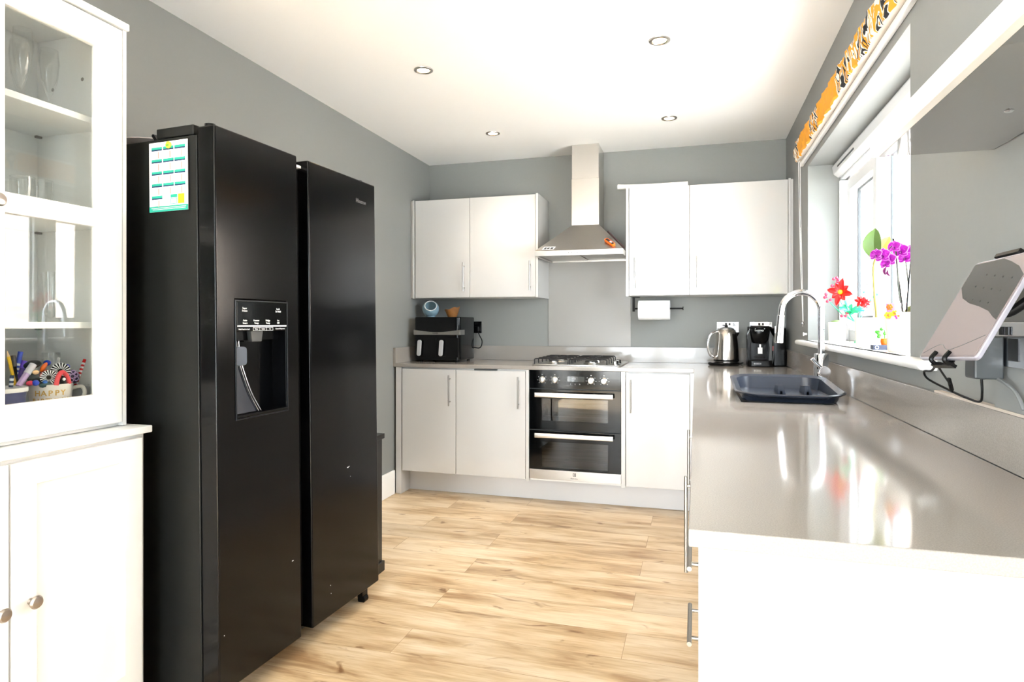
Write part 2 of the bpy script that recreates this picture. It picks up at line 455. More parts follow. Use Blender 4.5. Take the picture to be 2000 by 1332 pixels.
# garden doors behind the camera
d1 = struct(MB().frame('y', RY-.12, RY-.06, .25, 2.4, 0, 2.15, .06), 'door_1', UPVC)
struct(MB().frame('y', RY-.11, RY-.07, .31, 1.325, .06, 2.09, .07), 'door_sash', UPVC, .003, d1)
struct(MB().frame('y', RY-.11, RY-.07, 1.325, 2.34, .06, 2.09, .07), 'door_sash', UPVC, .003, d1)
struct(MB().box(.38, 1.255, RY-.094, RY-.088, .13, 2.02), 'pane', GLASS, 0, d1)
struct(MB().box(1.395, 2.27, RY-.094, RY-.088, .13, 2.02), 'pane', GLASS, 0, d1)
for nm, xa in (('added_window', -.10),):  # unseen side window, added to bring more daylight onto the ceiling
    wd = struct(MB().frame('x', xa, xa+.05, -7.8, -5.3, .02, 2.15, .07), nm, UPVC)
    struct(MB().box(xa+.01, xa+.04, -6.60, -6.50, .09, 2.08), 'mullion', UPVC, 0, wd)
    struct(MB().box(xa+.02, xa+.026, -7.73, -6.60, .09, 2.08), 'pane', GLASS, 0, wd)
    struct(MB().box(xa+.02, xa+.026, -6.50, -5.37, .09, 2.08), 'pane', GLASS, 0, wd)
# skirting
struct(MB().prism([(0,0),(.016,0),(.016,.13),(.010,.16),(0,.166)], 'y', -3.0, -.61) if False else
       MB().box(0, .016, -3.0, -.625, 0, .165), 'baseboard_left', WHITEP, .004)

# window: frame, casement, mullion, panes
wn = struct(MB().slab('x', 2.815, 2.868, [WY0, WY0+.06, -1.56, -1.48, WY1-.06, WY1], [1.097, 1.157, 1.985, WZ1],
            lambda i,j: not (j == 1 and i in (1,3))), 'window_1', UPVC, .004)
struct(MB().frame('x', 2.80, 2.855, -1.49, -.925, 1.15, 1.95, .065), 'casement_sash', UPVC, .006, wn)
struct(MB().frame('x', 2.835, 2.85, -1.425, -.99, 1.215, 1.885, .012), 'glazing_bead', DARKG, .001, wn)
struct(MB().box(2.841, 2.845, -1.425, -.99, 1.215, 1.885), 'pane', GLASS, 0, wn)
struct(MB().box(2.841, 2.845, WY0+.06, -1.56, 1.157, 1.985), 'pane', GLASS, 0, wn)
struct(MB().frame('x', 2.838, 2.848, WY0+.06, -1.56, 1.157, 1.985, .008), 'glazing_bead', DARKG, 0, wn)
mb = MB().box(2.782, 2.80, -1.475, -1.455, 1.45, 1.53).box(2.768, 2.784, -1.475, -1.455, 1.36, 1.49)
struct(mb, 'window_handle', UPVC, .003, wn)
# sill board with a bullnose
pr_ = [(1.075, 2.868), (1.075, 2.585)] + [(1.086+.011*math.sin(t), 2.583-.011*math.cos(t)) for t in (-PI/4, 0, PI/4)] + [(1.097, 2.585), (1.097, 2.868)]
mb = MB().prism(pr_, 'y', WY0, WY1)
mb.prism([(1.069,2.618),(1.069,2.59)]+[(1.083+.014*math.sin(t), 2.586-.014*math.cos(t)) for t in (-PI/3,-PI/6,0,PI/6,PI/3)]+[(1.097,2.59),(1.097,2.618)], 'y', -2.80, -.72)
struct(mb, 'trim_1', WHITEPL, .003)

# white roller cassette at the head of the window
t = thing('roller_blind', 'slim white roller blind cassette fixed along the top of the window frame', 'blind', (2.79, -1.73, 1.975))
cs = MB().prism([(2.046,2.815),(2.046,2.745),(2.03,2.735),(1.99,2.742),(1.972,2.765),(1.972,2.815)], 'y', -2.58, -.875)
cs.build('cassette', UPVC, t, .004)
MB().box(2.775, 2.80, -2.57, -.885, 1.958, 1.971).build('bottom_bar', UPVC, t, .003)
MB().box(2.737, 2.742, -1.35, -1.0, 2.003, 2.012).build('cassette_slot', DARKG, t)
MB().box(2.77, 2.813, -.892, -.874, 1.10, 1.955).build('side_guide', UPVC, t, .003)

# outside: neighbour's brick house, garden ground
mb = MB().box(5.4, 5.7, -1.5, 9.0, -.5, 4.8)
solo(mb, 'brick_house', BRICK, 'pale brick side wall of the neighbouring house seen through the window', 'building')
mb = MB().box(6.2, 6.35, 0.5, 14, -.5, 2.2)
t = thing('outbuilding', 'grey roofed outbuilding beyond the window glass, behind the orchid', 'building', (5.0, 2.0, -.3))
MB().box(9.0, 11.5, 6.0, 14.0, -.3, 3.4).build('wall', mat('pale_render', (190,182,170), .9), t)
MB().prism([(3.4, 8.7), (5.4, 10.25), (3.4, 11.8)], 'y', 5.7, 14.2).build('roof', mat('slate_roof', (96,98,104), .8), t)
struct(MB().box(2.9, 14, -14, 16, -.6, -.35), 'ground', mat('garden_paving', (226,224,220), .9))
struct(MB().box(-4, 8, -16, RY-.2, -.12, -.02), 'patio', mat('patio_paving', (228,226,222), .9))

# ------------------------------------------------------------ downlights
def downlight(x, y, label):
    t = thing('downlight', label, 'ceiling light', (x, y, H), group='recessed ceiling spotlights')
    MB().lathe((x,y,H), [(.030,-.001),(.034,-.006),(.046,-.004),(.047,0)], 32).build('bezel', STEEL, t)
    MB().lathe((x,y,H), [(.0001,-.002),(.029,-.002)], 24).build('lens', LAMP, t)
    l = light('spot_lamp', 'SPOT', (0,0,-.012), 17, (1.0,.86,.70), parent=t, spot_size=math.radians(100), spot_blend=.9)
    l.data.shadow_soft_size = .045
for x, y, lb in ((.74,-1.76,'round recessed spotlight in the ceiling, the one nearest above the fridge'),
                 (1.877,-1.772,'round recessed spotlight in the ceiling, the largest one near the window side'),
                 (.748,-.675,'round recessed spotlight in the ceiling above the left wall cupboards'),
                 (1.875,-.668,'round recessed spotlight in the ceiling above the right wall cupboards')):
    downlight(x, y, lb)

# ------------------------------------------------------------ kitchen units
def bar_handle(p, axis, L, parent, off, n=(0,-1,0), r=.005):
    # p centre on the door face; bar along axis at distance off along n
    p = Vector(p); a = Vector(axis); n = Vector(n)
    mb = MB(); mb.cyl(p+n*off-a*L/2, p+n*off+a*L/2, r, 14)
    for s_ in (-1, 1):
        q = p+a*s_*(L/2-.026); mb.cyl(q, q+n*off, r*.8, 10)
    return mb.build('handle', NICKEL, parent)
def wall_unit(x0, x1, dx0, dx1, hx, label, lp=None, rp=None, filler=None):
    t = thing('wall_cupboard', label, 'cupboard', ((x0+x1)/2, 0, 1.375), group='wall cupboards')
    zb, zt = 1.375, 2.095
    MB().box(x0, x1, -.318, -.001, zb, zt).build('cabinet_body', CARC, t, .001)
    d = MB().box(dx0, dx1, -.34, -.32, zb+.002, zt-.002).build('door', GLOSS, t, .0015)
    bar_handle((hx, -.34, 1.523), (0,0,1), .208, d, .032)
    if lp: MB().box(lp[0], lp[1], -.345, -.001, zb-.004, zt+.004).build('end_panel', GLOSS, t, .001)
    if rp: MB().box(rp[0], rp[1], -.345, -.001, zb-.004, zt+.004).build('end_panel', GLOSS, t, .001)
    if filler: MB().box(filler[0], filler[1], -.335, -.001, zb, zt).build('filler_strip', GLOSS, t, .001)
    return t
wall_unit(.030, .464, .037, .463, .423, 'light gloss wall cupboard in the far left corner, above the air fryer', lp=(.017,.029), filler=(.001,.016))
wall_unit(.465, .955, .466, .953, .917, 'light gloss wall cupboard directly left of the cooker hood', rp=(.956,.972))
wall_unit(1.598, 1.991, 1.600, 1.990, 1.641, 'light gloss wall cupboard directly right of the cooker hood', lp=(1.580,1.597))
wall_unit(1.992, 2.587, 1.993, 2.586, 2.037, 'wide light gloss wall cupboard beside the window wall', rp=(2.588,2.602), filler=(2.603,2.617))

def base_unit(x0, x1, dx0, dx1, hx, label, lp=None, rp=None, filler=None):
    t = thing('base_cupboard', label, 'cupboard', ((x0+x1)/2, -.3, .16), group='base cupboards on the back wall')
    MB().box(x0, x1, -.598, -.02, .16, .884).build('cabinet_body', CARC, t, .001)
    d = MB().box(dx0, dx1, -.62, -.60, .165, .873).build('door', GLOSS, t, .0015)
    bar_handle((hx, -.62, .734), (0,0,1), .208, d, .032)
    if lp: MB().box(lp[0], lp[1], -.622, -.02, .155, .884).build('end_panel', GLOSS, t, .001)
    if rp: MB().box(rp[0], rp[1], -.622, -.02, .155, .884).build('end_panel', GLOSS, t, .001)
    if filler: MB().box(filler[0], filler[1], -.618, -.02, 0.001, .884).build('filler_strip', GLOSS, t, .001)
    return t
base_unit(.060, .465, .067, .464, .425, 'white gloss base cupboard below the air fryer', filler=(.018,.059))
b2 = base_unit(.466, .957, .468, .955, .911, 'white gloss base cupboard left of the oven', rp=(.958,.979))
MB().box(.60, .76, -.626, -.612, .8735, .883).build('door_catch', DARKG, b2, .001, 'dark catch on top edge of the door')
b3 = base_unit(1.606, 1.996, 1.609, 1.994, 1.639, 'white gloss base cupboard right of the oven', lp=(1.580,1.605))
MB().box(1.9965, 2.054, -.612, -.56, .16, .884).build('corner_post', GLOSS, b3, .001)
solo(MB().box(.060, 2.09, -.478, -.46, .001, .154), 'kickboard', PLINTH, 'long white kickboard under the back wall base cupboards', 'kickboard', bevel=.001)

# right-hand run under the window
def run_unit(y0, y1, label, front, end=False):
    t = thing('base_cupboard', label, 'cupboard', (2.33, (y0+y1)/2, .15), group='base cupboards under the window')
    bz = 0.55 if front == 'sink' else .884
    MB().box(2.055, 2.60, y0+.001, y1-.001, .15, bz).build('cabinet_body', CARC, t, .001)
    if front in ('door', 'sink', 'door_long'):
        hy = y0+.045 if front != 'door_long' else y1-.055
        d = MB().box(2.036, 2.054, y0+.002, y1-.002, .165, .873).build('door', GLOSS, t, .0015)
        if front == 'door_long': bar_handle((2.036, -2.87, .650), (0,0,1), .258, d, .0306, (-1,0,0))
        else: bar_handle((2.036, hy, .70), (0,0,1), .208, d, .0306, (-1,0,0))
    elif front == 'plain':
        MB().box(2.036, 2.054, y0+.002, y1-.002, .165, .873).build('door', GLOSS, t, .0015)
    else:
        for (z0, z1, hz) in ((.662,.873,.740),(.52,.66,.602),(.165,.518,.40)):
            d = MB().box(2.036, 2.054, y0+.002, y1-.002, z0, z1).build('drawer', GLOSS, t, .0015)
            bar_handle((2.036, (-3.345 if hz < .7 else -3.32), hz), (0,1,0), .17 if hz < .7 else .22, d, .017, (-1,0,0), .0045)
    if end: MB().box(2.034, 2.60, y0-.021, y0, .001, .884).build('end_panel', GLOSS, t, .001)
    return t
run_unit(-1.20, -.625, 'white gloss base cupboard in the far corner of the window run, seen edge on', 'plain')
run_unit(-1.70, -1.202, 'white gloss base cupboard left of the sink unit, seen edge on', 'plain')
run_unit(-2.30, -1.702, 'white gloss base cupboard under the sink, seen edge on', 'sink')
run_unit(-2.925, -2.302, 'white gloss base cupboard with a tall bar handle on the window run', 'door_long')
run_unit(-3.695, -2.927, 'white gloss drawer unit with a broad white end panel nearest the camera', 'drawers', end=True)
solo(MB().box(2.091, 2.11, -3.69, -.48, .001, .149), 'kickboard', PLINTH, 'white kickboard set back under the window run of cupboards', 'kickboard', bevel=.001)

# worktop: L-shaped slab with the sink opening
xs = [0.001, 2.0209, 2.187, 2.49, 2.599]; ys = [-3.7386, -2.245, -1.87, -.628, -.001]
def kp(i, j):
    if i == 0: return j == 3
    return not (i == 2 and j == 1)
solo(MB().slab('z', .8855, T, xs, ys, kp), 'worktop', QUARTZ, 'greige quartz worktop in an L shape across both runs of cupboards', 'worktop', bevel=.002)
mb = MB().box(0.021, W-.021, -.021, -.001, T, 1.018).box(0.001, .021, -.628, -.001, T, 1.018).box(W-.019, W-.0005, -3.7386, -.0215, T, 1.018)
solo(mb, 'worktop_upstand', QUARTZ, 'greige quartz upstand strip standing along the rear of the worktop', 'upstand', bevel=.0015)
struct(MB().box(2.600, W-.0005, -4.9, -2.83, 1.0185, 1.024), 'trim_2', mat('sealant_ledge', (196,184,172), .5))
solo(MB().box(.970, 1.579, -.008, -.001, 1.019, 1.66), 'splashback', WALL2, 'plain grey splashback panel behind the hob under the cooker hood', 'splashback', bevel=.001)

# sink
t = thing('sink', 'undermount steel sink mostly hidden below the slate drainer tray', 'sink', (2.338, -2.06, .70))
mb = MB().slab('z', .71, .714, [2.18,2.498],[-2.252,-1.862], lambda i,j: True).frame('z', .714, .8845, 2.18, 2.498, -2.252, -1.862, .004)
mb.build('bowl', STEEL, t)
MB().lathe((2.338,-2.06,.72), [(.045,.002),(.04,.001),(.0001,.001)], 24).build('drain', CHROME, t)

# ------------------------------------------------------------ oven
def oven():
    t = thing('double_oven', 'built-under black glass double oven with steel trim', 'oven', (1.28, -.3, .17))
    x0, x1 = .982, 1.578
    MB().box(x0, x1, -.59, -.03, .17, .885).build('oven_body', DARKG, t)
    # control panel
    cp = MB().box(x0, x1, -.615, -.592, .765, .884).build('control_panel', BLACKG, t, .001)
    for kx in (1.068, 1.151, 1.388, 1.471):
        k = MB().lathe((kx, -.615, .822), [(.021,0),(.021,.004),(.0175,.006),(.0165,.024),(.0001,.026)], 28, Matrix.Rotation(PI/2, 3, 'X')).build('knob', STEEL, cp)
        m = MB()
        for a in (-140, -95, -50, 50, 95, 140):
            aa = math.radians(a); cx, cz = kx+.031*math.sin(aa), .822+.027*math.cos(aa)
            m.box(cx-.0035, cx+.0035, -.6156, -.615, cz-.0018, cz+.0018)
        m.box(kx-.004, kx+.004, -.6156, -.615, .852, .858)
        m.build('dial_marks', GREYINK, cp)
    MB().box(1.235, 1.345, -.6155, -.615, .812, .846).build('display', mat('oven_display', (34,40,44), .08, coat=1), cp)
    lettering('12:00', .016, (1.272, -.6162, .831), (1,0,0), (0,0,1), GREYINK, cp, 'clock_digits')
    for q in (1.255, 1.285, 1.315): MB().lathe((q, -.6155, .797), [(.003,0),(.0001,.0005)], 10, Matrix.Rotation(PI/2, 3, 'X')).build('touch_button', GREYINK, cp)
    # doors
    for (z0, z1, gz0, gz1, hz) in ((.496,.760,.555,.700,.722),(.240,.490,.252,.418,.460)):
        d = MB().slab('y', -.617, -.594, [x0, x0+.082, x1-.082, x1], [z0, gz0, gz1, z1], lambda i,j: not (i == 1 and j == 1)).build('door', BLACKG, t, .001)
        MB().box(x0+.082, x1-.082, -.613, -.611, gz0, gz1).build('door_glass', OVENGLASS, d)
        mb = MB().box(x0+.07, x1-.07, -.5935, -.5905, gz0-.01, gz1+.01)
        mb.build('cavity_liner', OVENIN, d)
        m = MB()
        for f_ in ((.25,.72) if hz < .6 else (.2,)):
            zz = gz0+(gz1-gz0)*f_
            m.cyl((x0+.10, -.603, zz), (x1-.09, -.603, zz), .0018, 8)
        m.build('shelf_rail', STEEL, d)
        if hz > .6:
            m = MB()
            for k in range(7): m.ball((x0+.096+.006*(k%2), -.604, gz0+.02+.018*k), .0025, 8, 6)
            m.build('shelf_runner', STEEL, d)
        mb = MB().rbox(((x0+x1)/2, -.655, hz+.004), (.505, .014, .030), .004, 'x')
        mb.build('handle', mat('satin_chrome_bar', (226,222,216), .2, metal=1), d, .001)
        for xb in (x0+.06, x1-.075): MB().box(xb, xb+.015, -.652, -.617, hz+.006, hz+.016).build('handle_bracket', BLACKP, d, .001)
    tr = MB().box(x0, x1, -.618, -.592, .174, .236).build('trim_strip', STEEL, t, .001, 'steel trim strip along the bottom')
    lettering('Electrolux', .0115, (1.28, -.6186, .189), (1,0,0), (0,0,1), BLACKINK, tr, 'brand_lettering')
    m = MB().frame('y', -.6188, -.618, 1.271, 1.291, .204, .224, .003)
    m.prism([(.214,1.276),(.2195,1.285),(.2085,1.285)], 'y', -.6188, -.618)
    m.build('brand_emblem', BLACKINK, tr)
    MB().box(x0, x1, -.60, -.55, .160, .1735).build('vent_strip', WHITEP, t, .001)
oven()

# ------------------------------------------------------------ gas hob
def hob():
    t = thing('gas_hob', 'stainless steel gas hob with black pan supports set in the worktop', 'hob', (1.275, -.31, T))
    MB().rbox((1.275, -.31, T+.004), (.585, .50, .007), .02).build('hob_plate', STEEL, t, .002)
    bx_ = [(1.10, -.42, .032), (1.10, -.19, .044), (1.36, -.42, .044), (1.36, -.19, .032)]
    for (x, y, r) in bx_:
        MB().lathe((x,y,T+.0075), [(r*1.25,0),(r*1.2,.006),(r,.009),(r,.016)], 28).build('burner', STEEL, t)
        MB().lathe((x,y,T+.0235), [(r*.95,0),(r*.95,.005),(r*.8,.007),(.0001,.007)], 28).build('burner_cap', CAST, t)
    for (x0, x1) in ((.995, 1.222), (1.232, 1.478)):
        m = MB(); z = T+.044; zb = T+.008
        for y in (-.535, -.42, -.31, -.19, -.085):
            m.tube([(x0,y,zb),(x0,y,z-.008),(x0+.004,y,z-.002),(x0+.012,y,z),(x1-.012,y,z),(x1-.004,y,z-.002),(x1,y,z-.008),(x1,y,zb)], .0038, 8)
        for x in ((x0+x1)/2-.03, (x0+x1)/2+.03):
            m.tube([(x,-.535,z),(x,-.085,z)], .0038, 8)
        m.build('pan_support', CAST, t)
    for k in range(4):
        y = -.50+.07*k
        MB().lathe((1.525, y, T+.0075), [(.019,0),(.018,.004),(.0155,.006),(.0145,.024),(.0001,.0245)], 24).build('knob', BLACKP if k % 2 else STEEL, t)
hob()

# ------------------------------------------------------------ hood
def hood():
    t = thing('cooker_hood', 'stainless steel chimney cooker hood between the wall cupboards', 'extractor hood', (1.282, -.25, 1.64))
    x0, x1, yf = .987, 1.577, -.50
    MB().slab('z', 1.640, 1.675, [x0, x0+.02, x1-.02, x1], [yf, yf+.02, -.03, -.002], lambda i,j: not (i == 1 and j == 1)).build('hood_rim', STEEL, t, .001)
    cx0, cx1, cy = 1.192, 1.388, -.262
    v = [(x0,yf,1.6755),(x1,yf,1.6755),(x1,-.002,1.6755),(x0,-.002,1.6755),(cx0,cy,1.873),(cx1,cy,1.873),(cx1,-.002,1.873),(cx0,-.002,1.873)]
    MB().add(v, [(3,2,1,0),(4,5,6,7),(0,1,5,4),(1,2,6,5),(2,3,7,6),(3,0,4,7)]).build('canopy', STEEL, t, .001)
    MB().box(cx0+.002, cx1-.002, cy+.002, -.002, 1.874, 2.20).box(cx0+.004, cx1-.004, cy+.004, -.002, 2.2005, H-.001).build('chimney', mat('bright_brushed_steel', (206,202,196), .22, metal=1), t, .001)
    for (a, b) in ((x0+.022, 1.276), (1.288, x1-.022)):
        f = MB().box(a, b, yf+.03, -.05, 1.648, 1.654).build('grease_filter', STEEL, t, .001)
    for a in (1.10, 1.46): MB().box(a-.055, a+.055, -.478, -.44, 1.6425, 1.6475).build('hood_light', WHITEPL, t)
    for k in range(4):
        MB().lathe((1.225+.019*k, yf, 1.6565), [(.0055,0),(.005,.005),(.0001,.006)], 14, Matrix.Rotation(PI/2, 3, 'X')).build('push_button', CHROME, t)
    # rating label stuck on the sloping canopy
    sl = Vector((0, cy-yf, 1.873-1.6755)).normalized(); nn = Vector((0,-sl.z, sl.y))
    def on(x, s_): return Vector((x, yf, 1.6755)) + sl*s_ + nn*.0008
    m = MB()
    m.m = 0; a, b, c, d = on(1.035,.012), on(1.115,.012), on(1.125,.045), on(1.045,.045)
    m.add([a,b,c,d]+[p-nn*.0005 for p in (a,b,c,d)], [(0,1,2,3),(7,6,5,4),(0,4,5,1),(1,5,6,2),(2,6,7,3),(3,7,4,0)])
    m.m = 1
    for (u0,u1,v0,v1) in ((1.046,1.062,.016,.038),(1.066,1.084,.018,.036),(1.090,1.108,.016,.038)):
        a, b, c, d = [on(u, q)+nn*.0006 for u, q in ((u0,v0),(u1,v0),(u1+.006,v1),(u0+.006,v1))]
        m.add([a,b,c,d]+[p-nn*.0008 for p in (a,b,c,d)], [(0,1,2,3),(7,6,5,4),(0,4,5,1),(1,5,6,2),(2,6,7,3),(3,7,4,0)])
    m.build('rating_label', [PAPER, DARKG], t)
    # orange probe thermometer hanging on the canopy
    th = thing('food_thermometer', 'orange folding food thermometer stuck on the sloping hood front', 'thermometer', tuple(on(1.487,.06)))
    X = Vector((1,0,0)); P0 = on(1.487,.062)
    ang = math.radians(-50); L1 = X*math.cos(ang)+sl*math.sin(ang); L2 = -X*math.sin(ang)+sl*math.cos(ang)
    M = Matrix((L1, L2, nn)).transposed().to_4x4(); M.translation = P0
    m = MB(); m.M = M
    m.rbox((0,0,.008), (.105,.028,.016), .0138, 'z', 8); m.build('thermometer_case', ORANGE, th, .003)
    m = MB(); m.M = M; m.rbox((0,0,.0168), (.082,.016,.0014), .007, 'z', 8); m.build('display_plate', BLACKINK, th)
    m = MB(); m.M = M; m.rbox((.012,0,.0180), (.022,.012,.001), .002, 'z', 4); m.build('display', mat('lcd_grey', (190,190,205), .3), th)
    # dark probe strip standing against the right slope
    sr = Vector((cx1-x1, 0, 1.873-1.6755)).normalized(); nr = Vector((sr.z, 0, -sr.x))
    m = MB(); a = Vector((x1, -.40, 1.6755))+nr*.002; 
    m.tube([a+nr*.006+sr*.01, a+nr*.006+sr*.17], .006, 8)
    solo(m, 'lighter_wand', ROD, 'dark maroon wand resting on the right slope of the cooker hood', 'lighter')
hood()

# ------------------------------------------------------------ fridge freezer
FM = Matrix.Translation((.6585,-3.0549,0)) @ Matrix.Rotation(-.05,4,'Z') @ Matrix.Rotation(-.0124,4,'Y')
def fridge_thing(name, label, cat, lp=(0,0,0), group=None):
    p = FM @ Vector(lp)
    o = thing(name, label, cat, tuple(p), (0,-.0124,-.05), group)
    OFF[o.name] = Vector(lp)
    return o
def fridge():
    t = fridge_thing('fridge_freezer', 'tall black side by side fridge freezer with a water dispenser', 'fridge', (0,0,0))
    MB().box(-.60, -.072, 0.004, .906, .04, 1.770).build('fridge_body', BLACKSIDE, t, .004)
    # left door with the dispenser opening
    d = MB().slab('x', -.066, 0, [.0, .079, .318, .385], [.067, .890, 1.264, 1.792], lambda i,j: not (i == 1 and j == 1)).build('freezer_door', BLACKS, t, .006)
    MB().slab('x', -.066, 0, [.448, .91], [.067, 1.792], lambda i,j: True).build('fridge_door', BLACKS, t, .006)
    MB().box(-.071, -.045, .3855, .4475, .08, 1.76).build('grip_channel', BLACKM, t)
    MB().box(-.044, -.02, .388, .399, .078, 1.765).build('grip_strip', BLACKP, t, .002)
    MB().box(-.064, -.03, .386, .447, 1.762, 1.772).build('top_reflection', WHITEPL, t, .001)  # white piece standing in for the reflection above the door gap
    for y in (.03, .85): MB().cyl((-.045,y,1.793),(-.045,y,1.804), .016, 20).build('hinge_pin', BLACKP, t)
    MB().box(-.235, -.085, .004, .15, 1.7715, 1.803).build('hinge_cover', BLACKSIDE, t, .004)
    MB().box(-.235, -.085, .76, .906, 1.7715, 1.803).build('hinge_cover', BLACKSIDE, t, .004)
    MB().cyl((-.04,.83,.012),(-.04,.86,.012), .018, 16).box(-.055,-.03,.825,.865,.02,.076).build('levelling_foot', BLACKP, t, .001)
    MB().cyl((-.04,.05,.012),(-.04,.08,.012), .018, 16).box(-.055,-.03,.045,.085,.02,.076).build('levelling_foot', BLACKP, t, .001)
    MB().box(-.58,-.54,.05,.09,0.008,.04).box(-.58,-.54,.82,.86,0.008,.04).build('rear_foot', BLACKP, t)
    # dispenser
    cp = MB().box(-.03, .003, .081, .316, 1.166, 1.260).build('dispenser_panel', BLACKG, d, .002)
    m = MB().box(-.062, -.058, .079, .318, .892, 1.165).box(-.060,.0,.079,.083,.892,1.165).box(-.060,.0,.314,.318,.892,1.165).box(-.060,.004,.079,.318,.892,.900).box(-.058,-.028,.083,.314,1.135,1.166)
    m.build('dispenser_recess', mat('dispenser_gloss_black', (5,6,8), .15, spec=.3), d, .001)
    m = MB().frame('x', -.001, .003, .075, .322, .886, 1.264, .004); m.build('dispenser_trim', mat('dark_chrome_trim', (52,54,58), .3, metal=1), d, .001)
    MB().box(.003, .0035, .083, .314, 1.179, 1.1835).build('panel_line', WHITEINK, cp)
    m = MB().frame('x', .003, .0035, .152, .246, 1.166, 1.177, .0012); m.box(.003,.0035,.182,.1832,1.166,1.177).box(.003,.0035,.214,.2152,1.166,1.177)
    m.build('option_boxes', WHITEINK, cp)
    for tx, yy, zz, sz in (('Super\nFreeze',.115,1.234,.0085),('Lock\n3s Hold',.272,1.234,.0085),('Auto\nSmart',.116,1.195,.0085),('Freezer\nTemp',.167,1.195,.0085),('Fridge\nTemp',.221,1.195,.0085),('Ice\nOff',.272,1.195,.0085),
                           ('Hold Panel to Lock',.112,1.171,.0062),('Water',.167,1.1715,.006),('Cubed',.199,1.1715,.006),('Ice',.231,1.1715,.006),('Control Dispenser',.282,1.1715,.0062)):
        lettering(tx, sz, (.0036, yy, zz), (0,1,0), (0,0,1), WHITEINK, cp, 'panel_lettering')
    MB().prism([(.157,1.165),(.214,1.165),(.207,1.130),(.163,1.130)], 'x', -.045, -.01).build('ice_chute', DARKG, d, .002)
    pts = [(-.045,.130,1.135),(-.04,.131,1.08),(-.03,.142,1.02),(-.02,.160,.96),(-.008,.186,.903)]
    m = MB(); m.tube(pts, .0016, 8, 6); m.tube([(p[0],p[1]+.011,p[2]) for p in pts], .0016, 8, 6); m.build('lever_edge', CHROME, d)
    m = MB()
    for i in range(len(pts)-1): pass
    q = []
    vs = []; N = 12
    for i in range(N+1):
        u = i/N; k = min(int(u*4), 3); f_ = u*4-k; a, b = pts[k], pts[k+1]
        y = a[1]+(b[1]-a[1])*f_; x = a[0]+(b[0]-a[0])*f_; z = a[2]+(b[2]-a[2])*f_
        vs += [(x-.004,.085,z),(x-.004,y,z),(x-.010,.085,z),(x-.010,y,z)]
    fs = []
    for i in range(N):
        b0 = i*4; b1 = b0+4; fs += [(b0,b0+1,b1+1,b1),(b0+2,b1+2,b1+3,b0+3),(b0+1,b0+3,b1+3,b1+1),(b0,b1,b1+2,b0+2)]
    fs += [(0,2,3,1),(N*4,N*4+1,N*4+3,N*4+2)]
    m.add(vs, fs); m.build('splash_guard', mat('blue_black_gloss', (22,30,44), .15), d)
    MB().rbox((-.028, .118, 1.085), (.03,.05,.06), .012, 'x').build('water_paddle', mat('grey_paddle', (84,94,108), .3), d, .003)
    lettering('Hisense', .024, (.0008, .797, 1.701), (0,1,0), (0,0,1), mat('silver_badge', (150,150,152), .3, metal=.8), t, 'brand_lettering')
    m = MB()
    for (y,z,a,b) in ((.682,.61,.010,.003),(.69,.612,.006,.002),(.339,.356,.008,.003),(.558,.184,.003,.003),(.561,.152,.003,.002),(.70,.57,.002,.002),(.02,.242,.002,.003)):
        m.rbox((.0002, y, z), (.0006, a, b), min(a,b)*.45, 'x', 3)
    m.build('paint_chips', WHITEINK, t)
fridge()

# wall planner sheet on the fridge side
t = fridge_thing('collection_calendar', 'white and teal calendar sheet stuck on the side of the black fridge', 'calendar', (-.18,0,1.54))
MB().box(-.2585,-.103,-.0012,.0,1.541,1.758).build('sheet', PAPER, t)
m = MB(); yy0, yy1 = -.0018, -.0012
m.m = 0; m.box(-.2585,-.103,yy0,yy1,1.541,1.558)
cols = (-.248,-.201,-.155)
n_ = 0
for r in range(5):
    for c in range(3):
        if r == 4 and c: continue
        x0 = cols[c]; z = 1.738-.038*r
        m.m = 0; m.box(x0,x0+.042,yy0,yy1,z-.002,z+.005)
        m.m = 1; m.box(x0,x0+.042,yy0,yy1,z-.006,z-.002)
        m.m = 2; m.box(x0+.026,x0+.030,yy0,yy1,z-.030,z-.010)
        m.m = 3
        for k in range(5): m.box(x0+.012,x0+.024,yy0,yy1,z-.012-.004*k,z-.0112-.004*k)
m.m = 0; m.box(-.172,-.146,yy0,yy1,1.582,1.592)
m.m = 0
m.frame('y', yy0, yy1, -.172, -.146, 1.562, 1.580, .0015)
m.m = 4; m.box(-.142,-.117,yy0,yy1,1.562,1.592)
m.m = 5; m.box(-.25,-.11,yy0-.0003,yy0,1.552,1.5535).box(-.245,-.112,yy0-.0003,yy0,1.5475,1.549)
m.build('printed_dates', [TEAL, NAVY, SALMON, GREYINK, YELLOWP, WHITEINK], t)
t = fridge_thing('fridge_magnet', 'round lime green magnet holding the calendar on the fridge', 'magnet', (-.177,-.002,1.746))
MB().lathe((-.177,-.002,1.746), [(.011,0),(.011,.003),(.008,.005),(.0001,.005)], 20, Matrix.Rotation(PI/2,3,'X')).build('magnet_disc', LIME, t)
MB().box(-.182,-.172,-.0075,-.007,1.742,1.746).build('magnet_print', GREEN, t)
